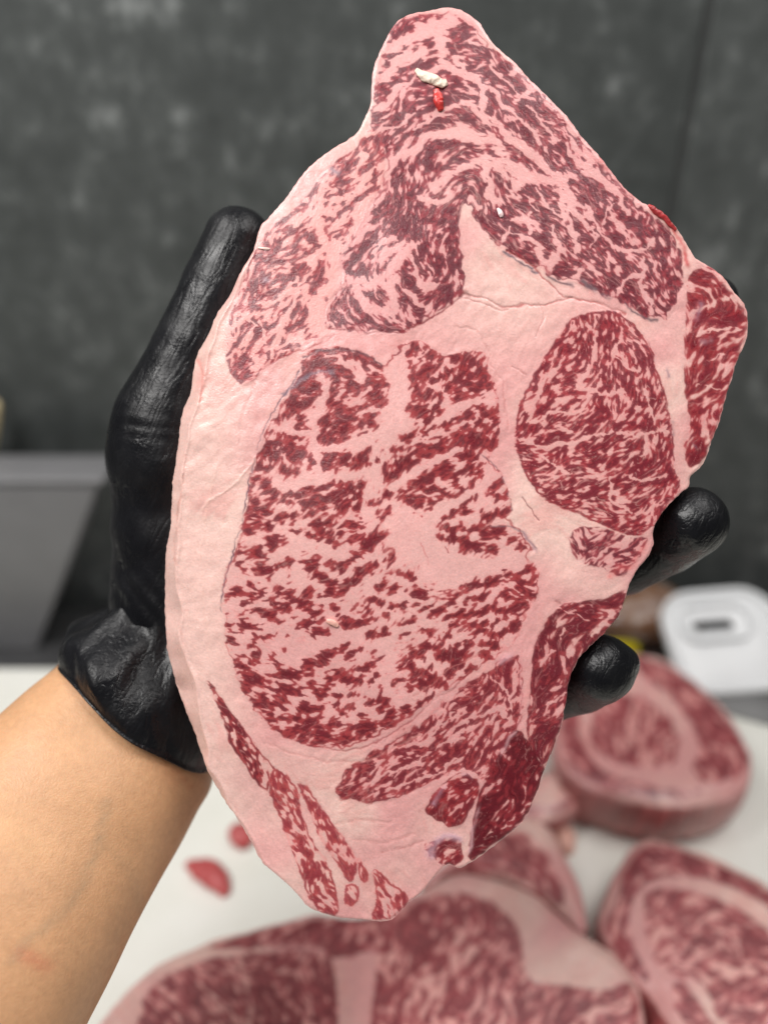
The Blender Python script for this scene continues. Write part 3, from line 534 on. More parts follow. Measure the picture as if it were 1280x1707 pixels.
# the fat rind rolls back along the left edge; all edges are slightly eased; the slab sags a little
left = sstep(520, 330, fd.X)*sstep(330, 470, fd.Y)
wr = np.interp(fd.Y, [470,520,600,650,700,800,870,950,1050,1150,1230,1300,1400], [0.5,8,17,13,18,9,13,19,23,25,17,7,3])+2.2*fd.noise(14)
wr = np.clip(wr, 0.5, None)*left+0.5
H -= left*0.0075*np.clip((wr+So)/26, 0, 1)
H -= 0.0003*np.clip(1-(-So)/4, 0, 1)**2
H += 0.00022*left*np.exp(-((-So-wr-2)/3.0)**2)
H -= 0.004*((fd.X-720)/480)**2+0.003*((fd.Y-800)/750)**2
H += 0.0012*np.exp(-((fd.X-560)/190)**2-((fd.Y-960)/260)**2)+0.0009*np.exp(-((fd.X-990)/120)**2-((fd.Y-720)/170)**2)
def smap(x, y, h): return C(x, y, DS-h)
side = lambda c, x, y, dz: c*(1-0.12*dz)
build_steak('marbled_steak', fd, OUT, col, H, mid, [m['n'] for m in MUS], smap, FWD, TH,
            [(0, 0), (0.3, 0.01), (0.5, 0.04), (0.6, 0.15), (0.0, 0.5), (-4, 0.85), (-9, 0.97), (-16, 1.0)], MEAT,
            'large raw marbled beef steak held upright by the black gloved hand', 'steak', base=C(640, 1500, DS+0.009), sidecol=side)

# ------------------------------------------------------------------ tube / lump helpers
def tube(path, radii, seg=10, flat=1.0, fdir=None, lump=0.0, rs=None):
    """path (n,3), radii (n,) -> verts, quads with rounded ends"""
    P = np.asarray(path, float); n = len(P); V = []
    T = np.gradient(P, axis=0); T /= np.linalg.norm(T, axis=1, keepdims=True)
    ref = np.array(fdir if fdir is not None else FWD, float)
    for i in range(n):
        a = ref-T[i]*(ref@T[i]); a /= np.linalg.norm(a); b = np.cross(T[i], a)
        for k in range(seg):
            q = 2*math.pi*k/seg; r = radii[i]*(1+(rs.uniform(-lump, lump) if rs is not None else 0))
            V.append(P[i]+r*(flat*math.cos(q)*a+math.sin(q)*b))
    Q = []
    for i in range(n-1):
        for k in range(seg): Q.append((i*seg+k, i*seg+(k+1) % seg, (i+1)*seg+(k+1) % seg, (i+1)*seg+k))
    V.append(P[0]); V.append(P[-1]); a, b = n*seg, n*seg+1
    Q += [(a, (k+1) % seg, k, k) for k in range(seg)] + [(b, (n-1)*seg+k, (n-1)*seg+(k+1) % seg, (n-1)*seg+(k+1) % seg) for k in range(seg)]
    return np.array(V), Q
def tube_obj(name, path, radii, material, seg=10, flat=1.0, fdir=None, lump=0.0, seed=1, parent=None, subsurf=1, **kw):
    V, Q = tube(path, radii, seg, flat, fdir, lump, np.random.default_rng(seed))
    me = bpy.data.meshes.new(name); c = V.mean(0)
    if parent is not None: c = np.array(parent.matrix_world.translation)
    faces = [tuple(dict.fromkeys(q)) for q in Q]
    me.from_pydata([tuple(v-c) for v in V], [], faces); me.shade_smooth(); me.materials.append(material)
    bm = bmesh.new(); bm.from_mesh(me); bmesh.ops.recalc_face_normals(bm, faces=bm.faces); bm.to_mesh(me); bm.free()
    o = bpy.data.objects.new(name, me)
    if parent is None: o.location = c
    link(o, parent, **kw)
    if subsurf: md = o.modifiers.new('s', 'SUBSURF'); md.levels = md.render_levels = subsurf
    return o

# ------------------------------------------------------------------ steaks on the board
def table_steak(name, h, outline, muscles, veins, strokes, label, seed, step=3.0, scale=1.05, dark=1.0, lines=(), grp='steaks lying on the cutting board'):
    O = np.array(outline, float); x0, y0 = O.min(0)-14; x1, y1 = O.max(0)+14
    f = Field(x0, y0, x1, y1, step, seed, 2)
    ms = [dict(n=n, poly=p, w=(0.6, 0.9, 0.9, 0.3, 0.25), dens=dn, c0=srgb(186, 88, 94), c1=srgb(126, 50, 58), vein=2.6, edge=0.6, op=0.95, deep=2.0, fat=srgb(232, 174, 166)) for n, p, dn in muscles]
    cl, HH, md = paint(f, ms, veins, list(lines), strokes, dict(scale=scale), 0.3)
    Sd = f.sdf(catmull(O, 6))
    HH = HH*0.8-0.004*np.clip(1-(-Sd)/26, 0, 1)**2
    def mp(x, y, hh):
        p = onz(x, y, h); p[..., 2] += hh; return p
    lean = srgb(178, 84, 86)
    sd = lambda c, x, y, dz: (0.40+0.25*np.sin(x*0.031+2.0))[:, None]*c*0.8+(0.60-0.25*np.sin(x*0.031+2.0))[:, None]*lean*0.92*(1+0.22*np.sin(x*0.05+y*0.03+dz*4)+0.16*np.sin(x*0.21+dz*3)+0.14*np.sin(x*0.43-y*0.2+1))[:, None]
    base = onz(O[:, 0].mean(), O[:, 1].mean(), h); base[2] = 0.0
    return build_steak(name, f, outline, cl, HH, md, [m['n'] for m in ms], mp, np.array([0, 0, -1.0]), h-0.006,
                       [(0, 0), (3, 0.04), (5, 0.14), (6, 0.4), (3, 0.7), (-2, 0.93), (-8, 1.02)], MEAT2, label, 'steak', grp, base=base, jag=1.5, sidecol=sd)
table_steak('cut_steak', 0.045, [(135,1760),(175,1690),(235,1622),(310,1580),(400,1548),(520,1522),(610,1522),(690,1486),(760,1452),(830,1462),(890,1487),(945,1530),(1000,1570),(1048,1612),(1070,1665),(1068,1740),(1000,1830),(820,1890),(560,1915),(320,1880),(170,1820)],
  [('side_muscle', [(240,1668),(300,1615),(400,1590),(520,1585),(556,1610),(562,1720),(540,1850),(350,1845),(240,1770)], 0.80), ('cap_muscle', [(345,1578),(420,1552),(530,1528),(640,1520),(690,1498),(650,1540),(625,1580),(560,1598),(520,1578),(400,1582)], 0.85),
   ('eye_muscle', [(625,1640),(630,1560),(680,1510),(760,1488),(830,1510),(868,1560),(880,1630),(930,1640),(1000,1650),(1055,1640),(1062,1720),(990,1820),(800,1870),(640,1830),(615,1740)], 0.80)],
  [([(700,1800),(720,1700),(760,1600)],4),([(780,1830),(830,1720),(850,1650)],5),([(900,1800),(960,1700),(1050,1670)],5),([(400,1800),(420,1700),(400,1600)],4),([(330,1640),(400,1700),(480,1790)],3.5),([(690,1640),(740,1630),(700,1690)],7)],
  [(300,1700,55),(450,1700,70),(420,1570,-15),(700,1560,-70),(800,1560,-75),(800,1700,-65),(950,1720,-40)], 'largest raw steak on the board, below the held steak, with a pale fat seam', 21)
table_steak('cut_steak', 0.028, [(700,1478),(750,1425),(800,1395),(850,1368),(890,1360),(925,1392),(955,1450),(972,1510),(972,1545),(935,1512),(890,1476),(830,1450),(760,1440)],
  [('eye_muscle', [(760,1440),(800,1410),(855,1385),(890,1400),(925,1450),(942,1500),(930,1505),(890,1474),(830,1448)], 0.85)], [], [(850,1420,40),(900,1460,50)],
  'raw steak with a fat rim tucked behind the largest steak on the board', 22)
table_steak('cut_steak', 0.044, [(932,1190),(955,1125),(1005,1086),(1060,1084),(1120,1103),(1180,1148),(1225,1203),(1252,1262),(1243,1302),(1190,1330),(1100,1336),(1020,1320),(960,1290),(932,1245)],
  [('eye_muscle', [(985,1205),(1005,1160),(1060,1160),(1115,1195),(1132,1250),(1110,1278),(1040,1275),(990,1250)], 0.74), ('cap_muscle', [(1050,1090),(1120,1110),(1180,1155),(1228,1215),(1246,1265),(1225,1295),(1180,1305),(1152,1285),(1165,1240),(1130,1175),(1070,1125)], 0.86),
   ('side_muscle', [(937,1195),(958,1135),(1000,1100),(1020,1110),(975,1150),(968,1230),(1010,1285),(1090,1312),(1170,1320),(1090,1330),(1015,1313),(950,1272)], 0.85)],
  [([(1060,1170),(1050,1220),(1090,1260)],4)], [(1000,1210,60),(1080,1230,-60),(1150,1160,42),(1210,1250,60),(950,1220,60),(1060,1310,10)], 'thick raw steak beside the white plastic tub, a curved fat seam on its top', 23, 2.6, 0.9)
table_steak('cut_steak', 0.042, [(1004,1535),(1022,1465),(1058,1408),(1092,1394),(1150,1408),(1220,1438),(1290,1475),(1400,1560),(1420,1700),(1300,1790),(1185,1775),(1118,1700),(1088,1655),(1040,1608)],
  [('cap_muscle', [(1028,1500),(1048,1435),(1090,1405),(1150,1420),(1220,1450),(1300,1495),(1380,1560),(1350,1560),(1260,1500),(1180,1468),(1100,1462),(1055,1500),(1050,1560),(1085,1640),(1040,1600),(1012,1545)], 0.88), ('eye_muscle', [(1072,1500),(1110,1480),(1190,1495),(1280,1550),(1360,1640),(1290,1740),(1200,1700),(1170,1640),(1095,1610)], 0.76),
   ('side_muscle', [(1120,1640),(1150,1650),(1200,1730),(1180,1750),(1130,1690)], 0.85)],
  [([(1120,1560),(1170,1590),(1200,1570)],5),([(1180,1640),(1240,1620),(1290,1640)],7),([(1220,1560),(1240,1600)],4)], [(1040,1500,-60),(1130,1430,15),(1250,1490,32),(1120,1540,-40),(1200,1590,30),(1280,1640,-40)], 'raw steak with a wide lean cap and C-shaped fat seam on the board', 24)
table_steak('cut_steak', 0.026, [(820,1372),(860,1325),(900,1290),(934,1272),(962,1300),(958,1340),(925,1358),(880,1362)],
  [('lean_muscle', [(830,1365),(870,1335),(905,1345),(950,1330),(955,1340),(920,1354),(870,1360)], 0.8)], [], [(900,1320,-30)], 'small pale fatty steak end lying against the thick steak', 25, 3.0, 1.0)

SCR = simple('raw_red_scrap', srgb(186, 82, 82), 0.4, 0, 0.2, 200, 0.0008, 300)
FSC = simple('raw_fat_scrap', srgb(226, 176, 160), 0.45, 0, 0.08, 200, 0.0008, 300)
def scrap(name, pts, r, m, label, seed, z=0.006, flat=0.6):
    px = catmull(pts, 4, False); P = onz(px[:, 0], px[:, 1], z)
    t = np.linspace(0, 1, len(P)); rr = r*np.sin(math.pi*np.clip(t, 0.06, 0.94))**0.6
    P[:, 2] = rr*flat*1.02
    return tube_obj(name, P, rr, m, 10, flat, (0, 0, 1), 0.3, seed, label=label, cat='meat scrap')
scrap('meat_scrap', [(310,1432),(338,1446),(362,1462),(376,1486)], 0.0082, SCR, 'pointed pink meat scrap lying on bare white board beside the forearm', 3)
scrap('meat_scrap', [(392,1370),(402,1388),(408,1408)], 0.0085, SCR, 'red meat scrap lying partly behind the fat edge of the held steak', 4)
scrap('fat_scrap', [(915,1350),(935,1378),(945,1402),(948,1418)], 0.007, FSC, 'pale fat scrap lying between the thick steak and the tucked-in one', 5)

# bits clinging to the held steak
def cling(name, pts, rpx, m, label, seed, lump=0.2, sub=1):
    px = catmull(pts, 4, False); k = DS/F
    hh = np.array([fd.samp(H, np.array([x]), np.array([y]), fd.h)[0] for x, y in px])
    t = np.linspace(0, 1, len(px)); rr = rpx*k*np.sin(math.pi*np.clip(t, 0.08, 0.92))**0.4
    P = C(px[:, 0], px[:, 1], DS-hh-rr*0.4)
    return tube_obj(name, P, rr, m, 9, 0.5, FWD, lump, seed, subsurf=sub, label=label, cat='meat scrap')
cling('fat_scrap', [(693,116),(706,126),(722,131),(734,139),(745,137)], 9.0, simple('cream_fat', srgb(238, 216, 196), 0.4, 0, 0.06, 900, 0.0004, 900), 'lumpy cream fat strand stuck near the tip of the held steak', 6, 0.45, 2)
cling('meat_scrap', [(727,148),(730,160),(731,172),(735,184)], 9, simple('bright_red_bit', srgb(208, 62, 58), 0.25, 0, 0.35, 500, 0.0004, 700), 'bright red meat bit just under the cream fat strand', 7, 0.4)
cling('fat_scrap', [(829,347),(834,356),(836,362)], 5, simple('white_fat_bit', srgb(236, 206, 204), 0.3, 0, 0.06, 900), 'tiny white fat bit on the dark cap muscle of the held steak', 8, 0.3)
cling('fat_scrap', [(544,1034),(556,1038),(563,1045)], 6, simple('pink_fat_bit', srgb(226, 170, 156), 0.4, 0, 0.1, 900), 'small pink fat crumb on the eye muscle of the held steak', 9, 0.3)
cling('fat_scrap', [(430,413),(440,414),(450,415)], 2.6, simple('membrane_bit', srgb(232, 196, 186), 0.3, 0, 0.06, 900), 'short pale membrane shred on the held steak next to the thumb', 10, 0.2)
cling('meat_scrap', [(1080,341),(1092,352),(1108,364),(1126,384)], 5.5, simple('red_edge_shred', srgb(168, 52, 54), 0.3, 0, 0.3, 500, 0.0004, 700), 'ragged red shred sticking up from the sloping edge of the held steak', 12, 0.55)

# ------------------------------------------------------------------ hand and arm
def surface_nets(Fv, org, h):
    nx, ny, nz = Fv.shape
    neg = Fv < 0
    corners = [(i, j, k) for i in (0, 1) for j in (0, 1) for k in (0, 1)]
    sl = lambda A, c: A[c[0]:nx-1+c[0], c[1]:ny-1+c[1], c[2]:nz-1+c[2]]
    cnt = sum(sl(neg, c).astype(np.int8) for c in corners)
    act = (cnt > 0) & (cnt < 8); ci = np.argwhere(act)
    pos = np.zeros((len(ci), 3)); num = np.zeros(len(ci))
    val = {c: sl(Fv, c)[act] for c in corners}
    for a in corners:
        for ax in range(3):
            if a[ax]: continue
            b = list(a); b[ax] = 1; b = tuple(b)
            va, vb = val[a], val[b]; cr = (va < 0) != (vb < 0)
            t = np.where(cr, va/(va-vb+1e-20), 0); p = np.array(a, float)[None]+t[:, None]*(np.array(b)-np.array(a))[None]
            pos[cr] += p[cr]; num[cr] += 1
    V = org+h*(ci+pos/num[:, None])
    vid = -np.ones(act.shape, np.int64); vid[act] = np.arange(len(ci))
    Q = []
    for ax in range(3):
        o1, o2 = [a for a in range(3) if a != ax]
        A = neg; sA = [slice(None)]*3; sB = [slice(None)]*3; sA[ax] = slice(0, -1); sB[ax] = slice(1, None)
        cr = A[tuple(sA)] != A[tuple(sB)]
        e = np.argwhere(cr); e = e[(e[:, o1] > 0) & (e[:, o2] > 0) & (e[:, o1] < Fv.shape[o1]-1) & (e[:, o2] < Fv.shape[o2]-1)]
        flip = neg[e[:, 0], e[:, 1], e[:, 2]]
        def vi(d1, d2):
            q = e.copy(); q[:, o1] -= d1; q[:, o2] -= d2; return vid[q[:, 0], q[:, 1], q[:, 2]]
        q = np.stack([vi(1, 1), vi(0, 1), vi(0, 0), vi(1, 0)], 1)
        if ax == 1: flip = ~flip
        q[~flip] = q[~flip][:, ::-1]
        Q.append(q)
    Q = np.concatenate(Q); return V, Q[(Q >= 0).all(1)]

def camspace(x, y, d): return np.array([d*(x-640)/F, d*(y-853.5)/F, d])
PXM = 1/4800.0
def chain(pts):   # (px,py,depth,radius px)
    return [(camspace(x, y, d), r*PXM) for x, y, d, r in pts]
B0 = DS+TH+0.0045
PALM = [chain([(285,1110,B0+.031,76),(300,1000,B0+.026,97),(470,800,B0+.022,82),(610,640,B0+.018,66)]), chain([(285,1110,B0+.031,76),(380,980,B0+.026,92),(560,860,B0+.020,72),(670,770,B0+.019,62)]),
        chain([(300,1110,B0+.031,76),(420,1040,B0+.022,80),(600,930,B0+.020,66)]), chain([(310,1112,B0+.031,76),(430,1090,B0+.022,76),(570,1030,B0+.018,60)]),
        chain([(285,1110,B0+.031,76),(278,1015,B0+.027,78),(272,880,B0+.018,82),(274,760,B0+.014,80),(300,700,B0+.014,74)])]
THUMB = chain([(274,760,B0+.014,82),(272,700,B0+.012,78),(326,580,B0+.011,68),(368,480,B0+.011,63),(397,403,B0+.011,57)])
FING = [chain([(610,640,B0+.016,62),(780,500,B0+.011,52),(890,410,B0+.010,47),(960,350,B0+.009,43)]),
        chain([(670,770,B0+.016,62),(900,650,B0+.011,52),(1080,560,B0+.010,47),(1186,502,B0+.009,41)]),
        chain([(600,930,B0+.018,60),(860,975,B0+.013,54),(1035,940,B0+.012,54),(1110,900,B0+.003,55),(1152,870,B0-.008,55)]),
        chain([(570,1030,B0+.017,56),(760,1130,B0+.012,50),(905,1155,B0+.010,50),(965,1135,B0+.002,52),(1000,1115,B0-.009,52)])]
gh = 0.0011
lo = camspace(130, 320, 0.262); hi = camspace(1255, 1260, 0.262)
lo[2] = 0.232; hi[2] = 0.335; lo[0] -= 0.012; hi[0] += 0.012
ns_ = np.ceil((hi-lo)/gh).astype(int)
gx_, gy_, gz_ = [lo[a]+gh*np.arange(ns_[a]) for a in range(3)]
def chain_sdf(ch, k):
    D = None
    for (a, ra), (b, rb) in zip(ch[:-1], ch[1:]):
        ab = b-a; L = ab@ab
        PX_ = gx_[:, None, None]-a[0]; PY_ = gy_[None, :, None]-a[1]; PZ_ = gz_[None, None, :]-a[2]
        t = np.clip((PX_*ab[0]+PY_*ab[1]+PZ_*ab[2])/L, 0, 1).astype(np.float32)
        d = np.sqrt((PX_-t*ab[0])**2+(PY_-t*ab[1])**2+(PZ_-t*ab[2])**2).astype(np.float32)-(ra+(rb-ra)*t)
        D = d if D is None else smin(D, d, k)
    return D
def smin(a, b, k):
    hh = np.clip(k-np.abs(a-b), 0, None)/k
    return np.minimum(a, b)-hh*hh*k*0.25
G = None
for ch in PALM:
    d = chain_sdf(ch, 0.003); G = d if G is None else smin(G, d, 0.014)
G = smin(G, chain_sdf(THUMB, 0.001), 0.010)
FG = None
for ch in FING:
    d = chain_sdf(ch, 0.001); FG = d if FG is None else smin(FG, d, 0.002)
FG = smin(FG, chain_sdf(chain([(1000,1112,B0-.009,40),(1040,1104,B0-.006,20)]), 0.001), 0.006)
G = smin(G, FG, 0.007)
V, Q = surface_nets(G, lo, gh)
G = None
# relax + wrinkle the stretched rubber
def vnormals(V, Q):
    n = np.cross(V[Q[:, 2]]-V[Q[:, 0]], V[Q[:, 3]]-V[Q[:, 1]]); vn = np.zeros_like(V)
    for k in range(4): np.add.at(vn, Q[:, k], n)
    return vn/(np.linalg.norm(vn, axis=1, keepdims=True)+1e-12)
for it in range(3):
    s = np.zeros_like(V); c = np.zeros(len(V))
    for k in range(4):
        for q in (1, 3): np.add.at(s, Q[:, k], V[Q[:, (k+q) % 4]]); np.add.at(c, Q[:, k], 1)
    V = 0.4*V+0.6*s/c[:, None]
vn = vnormals(V, Q)
ppx = V[:, 0]/V[:, 2]*F+640; ppy = V[:, 1]/V[:, 2]*F+853.5
FOLDS = [([(338,408),(372,440),(392,470)],6,.0006),([(352,380),(385,410),(405,450)],5,.0005),([(322,445),(350,480),(372,520)],6,.0007),([(372,362),(395,390),(412,430)],5,.0004),([(300,505),(330,530),(352,570)],7,.0008),([(290,540),(310,570),(322,620)],7,.0009),([(300,470),(318,540),(318,600)],5,.0007),
 ([(268,585),(290,610),(300,640)],6,.0006),([(200,690),(250,700),(310,705)],6,.0006),([(205,716),(260,722),(305,724)],4,.0005),([(210,735),(250,745),(300,742)],5,.0004),([(260,770),(300,765)],5,.0004),
 ([(205,985),(240,1030),(290,1090),(325,1160)],8,.0012),([(215,960),(265,1020),(300,1060)],6,.0009),([(190,1000),(200,1050),(240,1110),(280,1160)],8,.0012),([(235,940),(280,1000),(310,1030)],5,.0008),([(196,900),(215,950)],5,.0004),
 ([(1120,850),(1140,870),(1160,905)],7,.0005),([(1165,850),(1185,870)],6,-.0005),([(1090,920),(1130,925),(1170,912)],5,.0005),([(985,1090),(1010,1115),(1030,1120)],6,.0004)]
dsp = np.zeros(len(V))
for fi, (pl, wd, am) in enumerate(FOLDS):
    am *= 0.0 if fi < 8 else (0.6 if 12 <= fi < 17 else (0.45, 1.0, 0.3, 0.8)[fi % 4])
    d = seg_dist(catmull(pl, 5, False), ppx, ppy, False); dsp += 0.36*am*(np.exp(-(d/wd)**2)-0.7*np.exp(-((d-1.9*wd)/wd)**2))
rs = np.random.default_rng(5)
for q in range(26):
    kx = rs.standard_normal(3); kx *= (2*math.pi/0.008)*rs.uniform(0.5, 1.4)/np.linalg.norm(kx); dsp += 0.000012*np.sin(V@kx+rs.uniform(0, 6.28))
V = V+vn*dsp[:, None]
VW = ORG+V[:, 0:1]*RGT-V[:, 1:2]*UPV+V[:, 2:3]*FWD

def glove_material():
    m, nt, b = mat('black_nitrile')
    n = noise(nt, 60, 4)
    r = ramp(nt, n.outputs[0], [(0.3, (0.004, 0.004, 0.005)), (0.75, (0.009, 0.009, 0.011))]); nt.links.new(r.outputs[0], b.inputs['Base Color'])
    ro = N(nt, 'ShaderNodeMapRange'); ro.inputs[1].default_value = 0.35; ro.inputs[2].default_value = 0.68; ro.inputs[3].default_value = 0.24; ro.inputs[4].default_value = 0.50
    nt.links.new(noise(nt, 90, 3).outputs[0], ro.inputs[0]); nt.links.new(ro.outputs[0], b.inputs['Roughness'])
    b.inputs['Specular IOR Level'].default_value = 0.34
    tc = N(nt, 'ShaderNodeTexCoord'); mp = N(nt, 'ShaderNodeMapping'); mp.inputs['Scale'].default_value = (1, 1, 0.2); mr = N(nt, 'ShaderNodeMapping'); mr.inputs['Rotation'].default_value = (0.5, math.radians(-24), 0)
    w1 = N(nt, 'ShaderNodeTexNoise'); w1.inputs['Scale'].default_value = 210; w1.inputs['Detail'].default_value = 3; w1.inputs['Distortion'].default_value = 0.6
    nt.links.new(tc.outputs['Object'], mr.inputs[0]); nt.links.new(mr.outputs[0], mp.inputs[0]); nt.links.new(mp.outputs[0], w1.inputs['Vector'])
    ab = N(nt, 'ShaderNodeMath', operation='SUBTRACT'); ab.inputs[1].default_value = 0.5; nt.links.new(w1.outputs[0], ab.inputs[0])
    a2 = N(nt, 'ShaderNodeMath', operation='ABSOLUTE'); nt.links.new(ab.outputs[0], a2.inputs[0])
    a3 = N(nt, 'ShaderNodeMath', operation='POWER'); a3.inputs[1].default_value = 0.5; nt.links.new(a2.outputs[0], a3.inputs[0])
    b1 = bump(nt, b, a3.outputs[0], 0.0008, 0.5)
    bump(nt, b, noise(nt, 1100, 2).outputs[0], 0.00022, 0.7, b1)
    return m
GLOVE = glove_material()

# forearm
SEC = [((185,1030),(345,1150),.284),((135,1075),(350,1235),.280),((100,1108),(352,1308),.276),((52,1146),(330,1352),.270),((0,1192),(300,1410),.264),((-55,1240),(270,1462),.257),((-110,1292),(240,1517),.250),((-170,1355),(212,1572),.244),((-230,1422),(180,1640),.238),((-340,1562),(112,1775),.226),((-450,1722),(30,1960),.214)]
Lp = catmull([s[0] for s in SEC], 8, False); Rp = catmull([s[1] for s in SEC], 8, False); dd = catmull([(s[2], 0) for s in SEC], 8, False)[:, 0]
na = 96; AV = []; apx = []
for l, r, d in zip(Lp, Rp, dd):
    a = C(l[0], l[1], d); b = C(r[0], r[1], d); c = (a+b)/2; ax = (b-a)/2; hw = np.linalg.norm(ax)
    for k in range(na):
        q = 2*math.pi*k/na
        cs, sn = math.cos(q), math.sin(q)
        cs = math.copysign(abs(cs)**0.92, cs)
        AV.append(c+ax*cs-FWD*(hw*0.80*sn))
AV = np.array(AV); nr_ = len(Lp)
AQ = [(i*na+k, i*na+(k+1) % na, (i+1)*na+(k+1) % na, (i+1)*na+k) for i in range(nr_-1) for k in range(na)]
cp = AV-ORG; dpt = cp@FWD; apx = (cp@RGT)/dpt*F+640; apy = -(cp@UPV)/dpt*F+853.5
skin = np.tile(srgb(202, 155, 116), (len(AV), 1))
for pl, wd, c, al in [([(235,1215),(270,1260),(320,1310)],5,srgb(176,112,74),0.45),([(185,1180),(235,1230),(290,1300)],9,srgb(190,128,88),0.3),([(178,1340),(165,1400),(140,1470),(95,1530),(50,1565),(20,1600)],8,srgb(160,138,112),0.42),([(165,1400),(215,1450),(235,1520)],8,srgb(170,140,110),0.25),([(120,1130),(170,1175),(225,1215),(300,1262)],10,srgb(190,120,84),0.35),([(40,1590),(75,1610)],12,srgb(190,104,80),0.45),([(10,1380),(70,1420)],30,srgb(220,172,126),0.4)]:
    d = seg_dist(catmull(pl, 5, False), apx, apy, False); g = np.exp(-(d/wd)**2)*al
    skin = skin+(c-skin)*g[:, None]
for q in range(30):
    kx = rs.standard_normal(3); kx *= 2*math.pi/rs.uniform(0.006, 0.04)/np.linalg.norm(kx); skin *= (1+0.008*np.sin(AV@kx+rs.uniform(0, 6.28)))[:, None]*np.ones(3)
ms_, nt, b = mat('forearm_skin')
at = N(nt, 'ShaderNodeVertexColor'); at.layer_name = 'marbling'
n1 = noise(nt, 500, 4); rr_ = ramp(nt, n1.outputs[0], [(0.3, (0.93, 0.92, 0.91)), (0.7, (1.06, 1.06, 1.06))])
mx = N(nt, 'ShaderNodeMix', data_type='RGBA', blend_type='MULTIPLY'); mx.inputs[0].default_value = 1
nt.links.new(at.outputs[0], mx.inputs[6]); nt.links.new(rr_.outputs[0], mx.inputs[7]); nt.links.new(mx.outputs[2], b.inputs['Base Color'])
b.inputs['Roughness'].default_value = 0.46; b.inputs['Specular IOR Level'].default_value = 0.4; b.inputs['Subsurface Weight'].default_value = 0.15; b.inputs['Subsurface Radius'].default_value = (1, 0.4, 0.2); b.inputs['Subsurface Scale'].default_value = 0.003
bp = bump(nt, b, noise(nt, 1400, 2).outputs[0], 0.00025, 0.6); bump(nt, b, noise(nt, 160, 3).outputs[0], 0.0005, 0.4, bp)
person = mesh_np('person', AV, np.array(AQ), ms_, None, True, skin, None, origin=C(0, 1450, .25), label='bare tan forearm of the person holding up the steak', cat='person')
bpy.context.view_layer.update()
glove = mesh_np('glove', VW, Q, GLOVE, person, True, label='black rubber glove, thumb along the fat edge, two fingertips curling round the far edge')
# cuff
cs_ = [((198,930),(372,1000),.282),((202,956),(372,1028),.283),((204,980),(372,1055),.284),((199,998),(372,1082),.283),((184,1012),(372,1112),.282),((158,1026),(372,1148),.281),((128,1040),(372,1184),.280),((119,1054),(370,1214),.279),((116,1072),(366,1240),.278),((116,1090),(362,1258),.2775),((118,1102),(358,1268),.277)]
Lc = catmull([s[0] for s in cs_], 6, False); Rc = catmull([s[1] for s in cs_], 6, False); dc = catmull([(s[2], 0) for s in cs_], 6, False)[:, 0]
na = 160; CV = []
for i, (l, r, d) in enumerate(zip(Lc, Rc, dc)):
    u = i/(len(Lc)-1)
    a = C(l[0], l[1], d); b = C(r[0], r[1], d); c = (a+b)/2; ax = (b-a)/2; hw = np.linalg.norm(ax)
    for k in range(na):
        q = 2*math.pi*k/na
        fold = 0.0010*math.sin(5*q+7*u)+0.0007*math.sin(9*q-6*u+1.3)+0.0002*math.sin(19*q+14*u)
        fold *= 0.35+0.9*math.sin(math.pi*min(1, u*1.05))
        s_ = 1+(fold+(0.0012*math.exp(-((u-0.97)/0.03)**2)))/hw
        hem = 0.003*math.sin(2*q+0.8)+0.001*math.sin(5*q)
        along = (C((l[0]+r[0])/2-0.6*1, (l[1]+r[1])/2+0.9, d)-C((l[0]+r[0])/2, (l[1]+r[1])/2, d)); along /= np.linalg.norm(along)
        CV.append(c+ax*math.cos(q)*s_-FWD*(hw*(min(1.12, 0.72+2.6*u)-0.24*u)*math.sin(q)*s_)+along*hem*u*u*0.6)
CQ = [(i*na+k, i*na+(k+1) % na, (i+1)*na+(k+1) % na, (i+1)*na+k) for i in range(len(Lc)-1) for k in range(na)]
cuff = mesh_np('cuff', np.array(CV), np.array(CQ), GLOVE, glove, True, origin=np.array(person.matrix_world.translation))
md = cuff.modifiers.new('thickness', 'SOLIDIFY'); md.thickness = 0.0012; md.offset = -1

# ------------------------------------------------------------------ things at the back of the counter
CZ = -0.0155
PLW = simple('white_plastic', (0.70, 0.71, 0.72), 0.35, 0, 0.03, 20)
GRB = simple('grey_bin_plastic', (0.16, 0.16, 0.165), 0.42, 0, 0.06, 30, 0.0003, 500)
def P1(f, *a): return f(*[np.array(float(q)) for q in a])
# grey storage box with flaring sides at the left
fb = P1(onz, 62, 1084, CZ); ft = P1(ony, 168, 800, float(fb[1])-0.004)
root = empty('storage_box', (fb[0]-0.18, fb[1]+0.03, CZ), label='grey lidded storage box with flaring sides beside the wrist', cat='box')
o = np.array(root.location)
xt, xb, zt = ft[0], fb[0], ft[2]
yb0 = float(fb[1]); yb1 = min(float(onz(np.array(100.0), np.array(757.0), zt)[1]), WALLY-0.008)
bm = bmesh.new()
add_hex(bm, [np.array(p)-o for p in [(xb-0.42, yb0, CZ), (xb, yb0, CZ), (xb-0.004, yb1-0.01, CZ), (xb-0.42, yb1-0.01, CZ), (xt-0.6, yb0-0.003, zt-0.006), (xt-0.003, yb0-0.003, zt-0.006), (xt-0.003, yb1-0.002, zt-0.006), (xt-0.6, yb1-0.002, zt-0.006)]])
bm_obj('box_body', bm, GRB, root, bevel=0.003)
bm = bmesh.new(); box(bm, np.array((xt-0.3, (yb0+yb1)/2-0.002, zt-0.0028))-o, (0.604, yb1-yb0+0.004, 0.006)); bm_obj('lid', bm, GRB, root, bevel=0.0025)
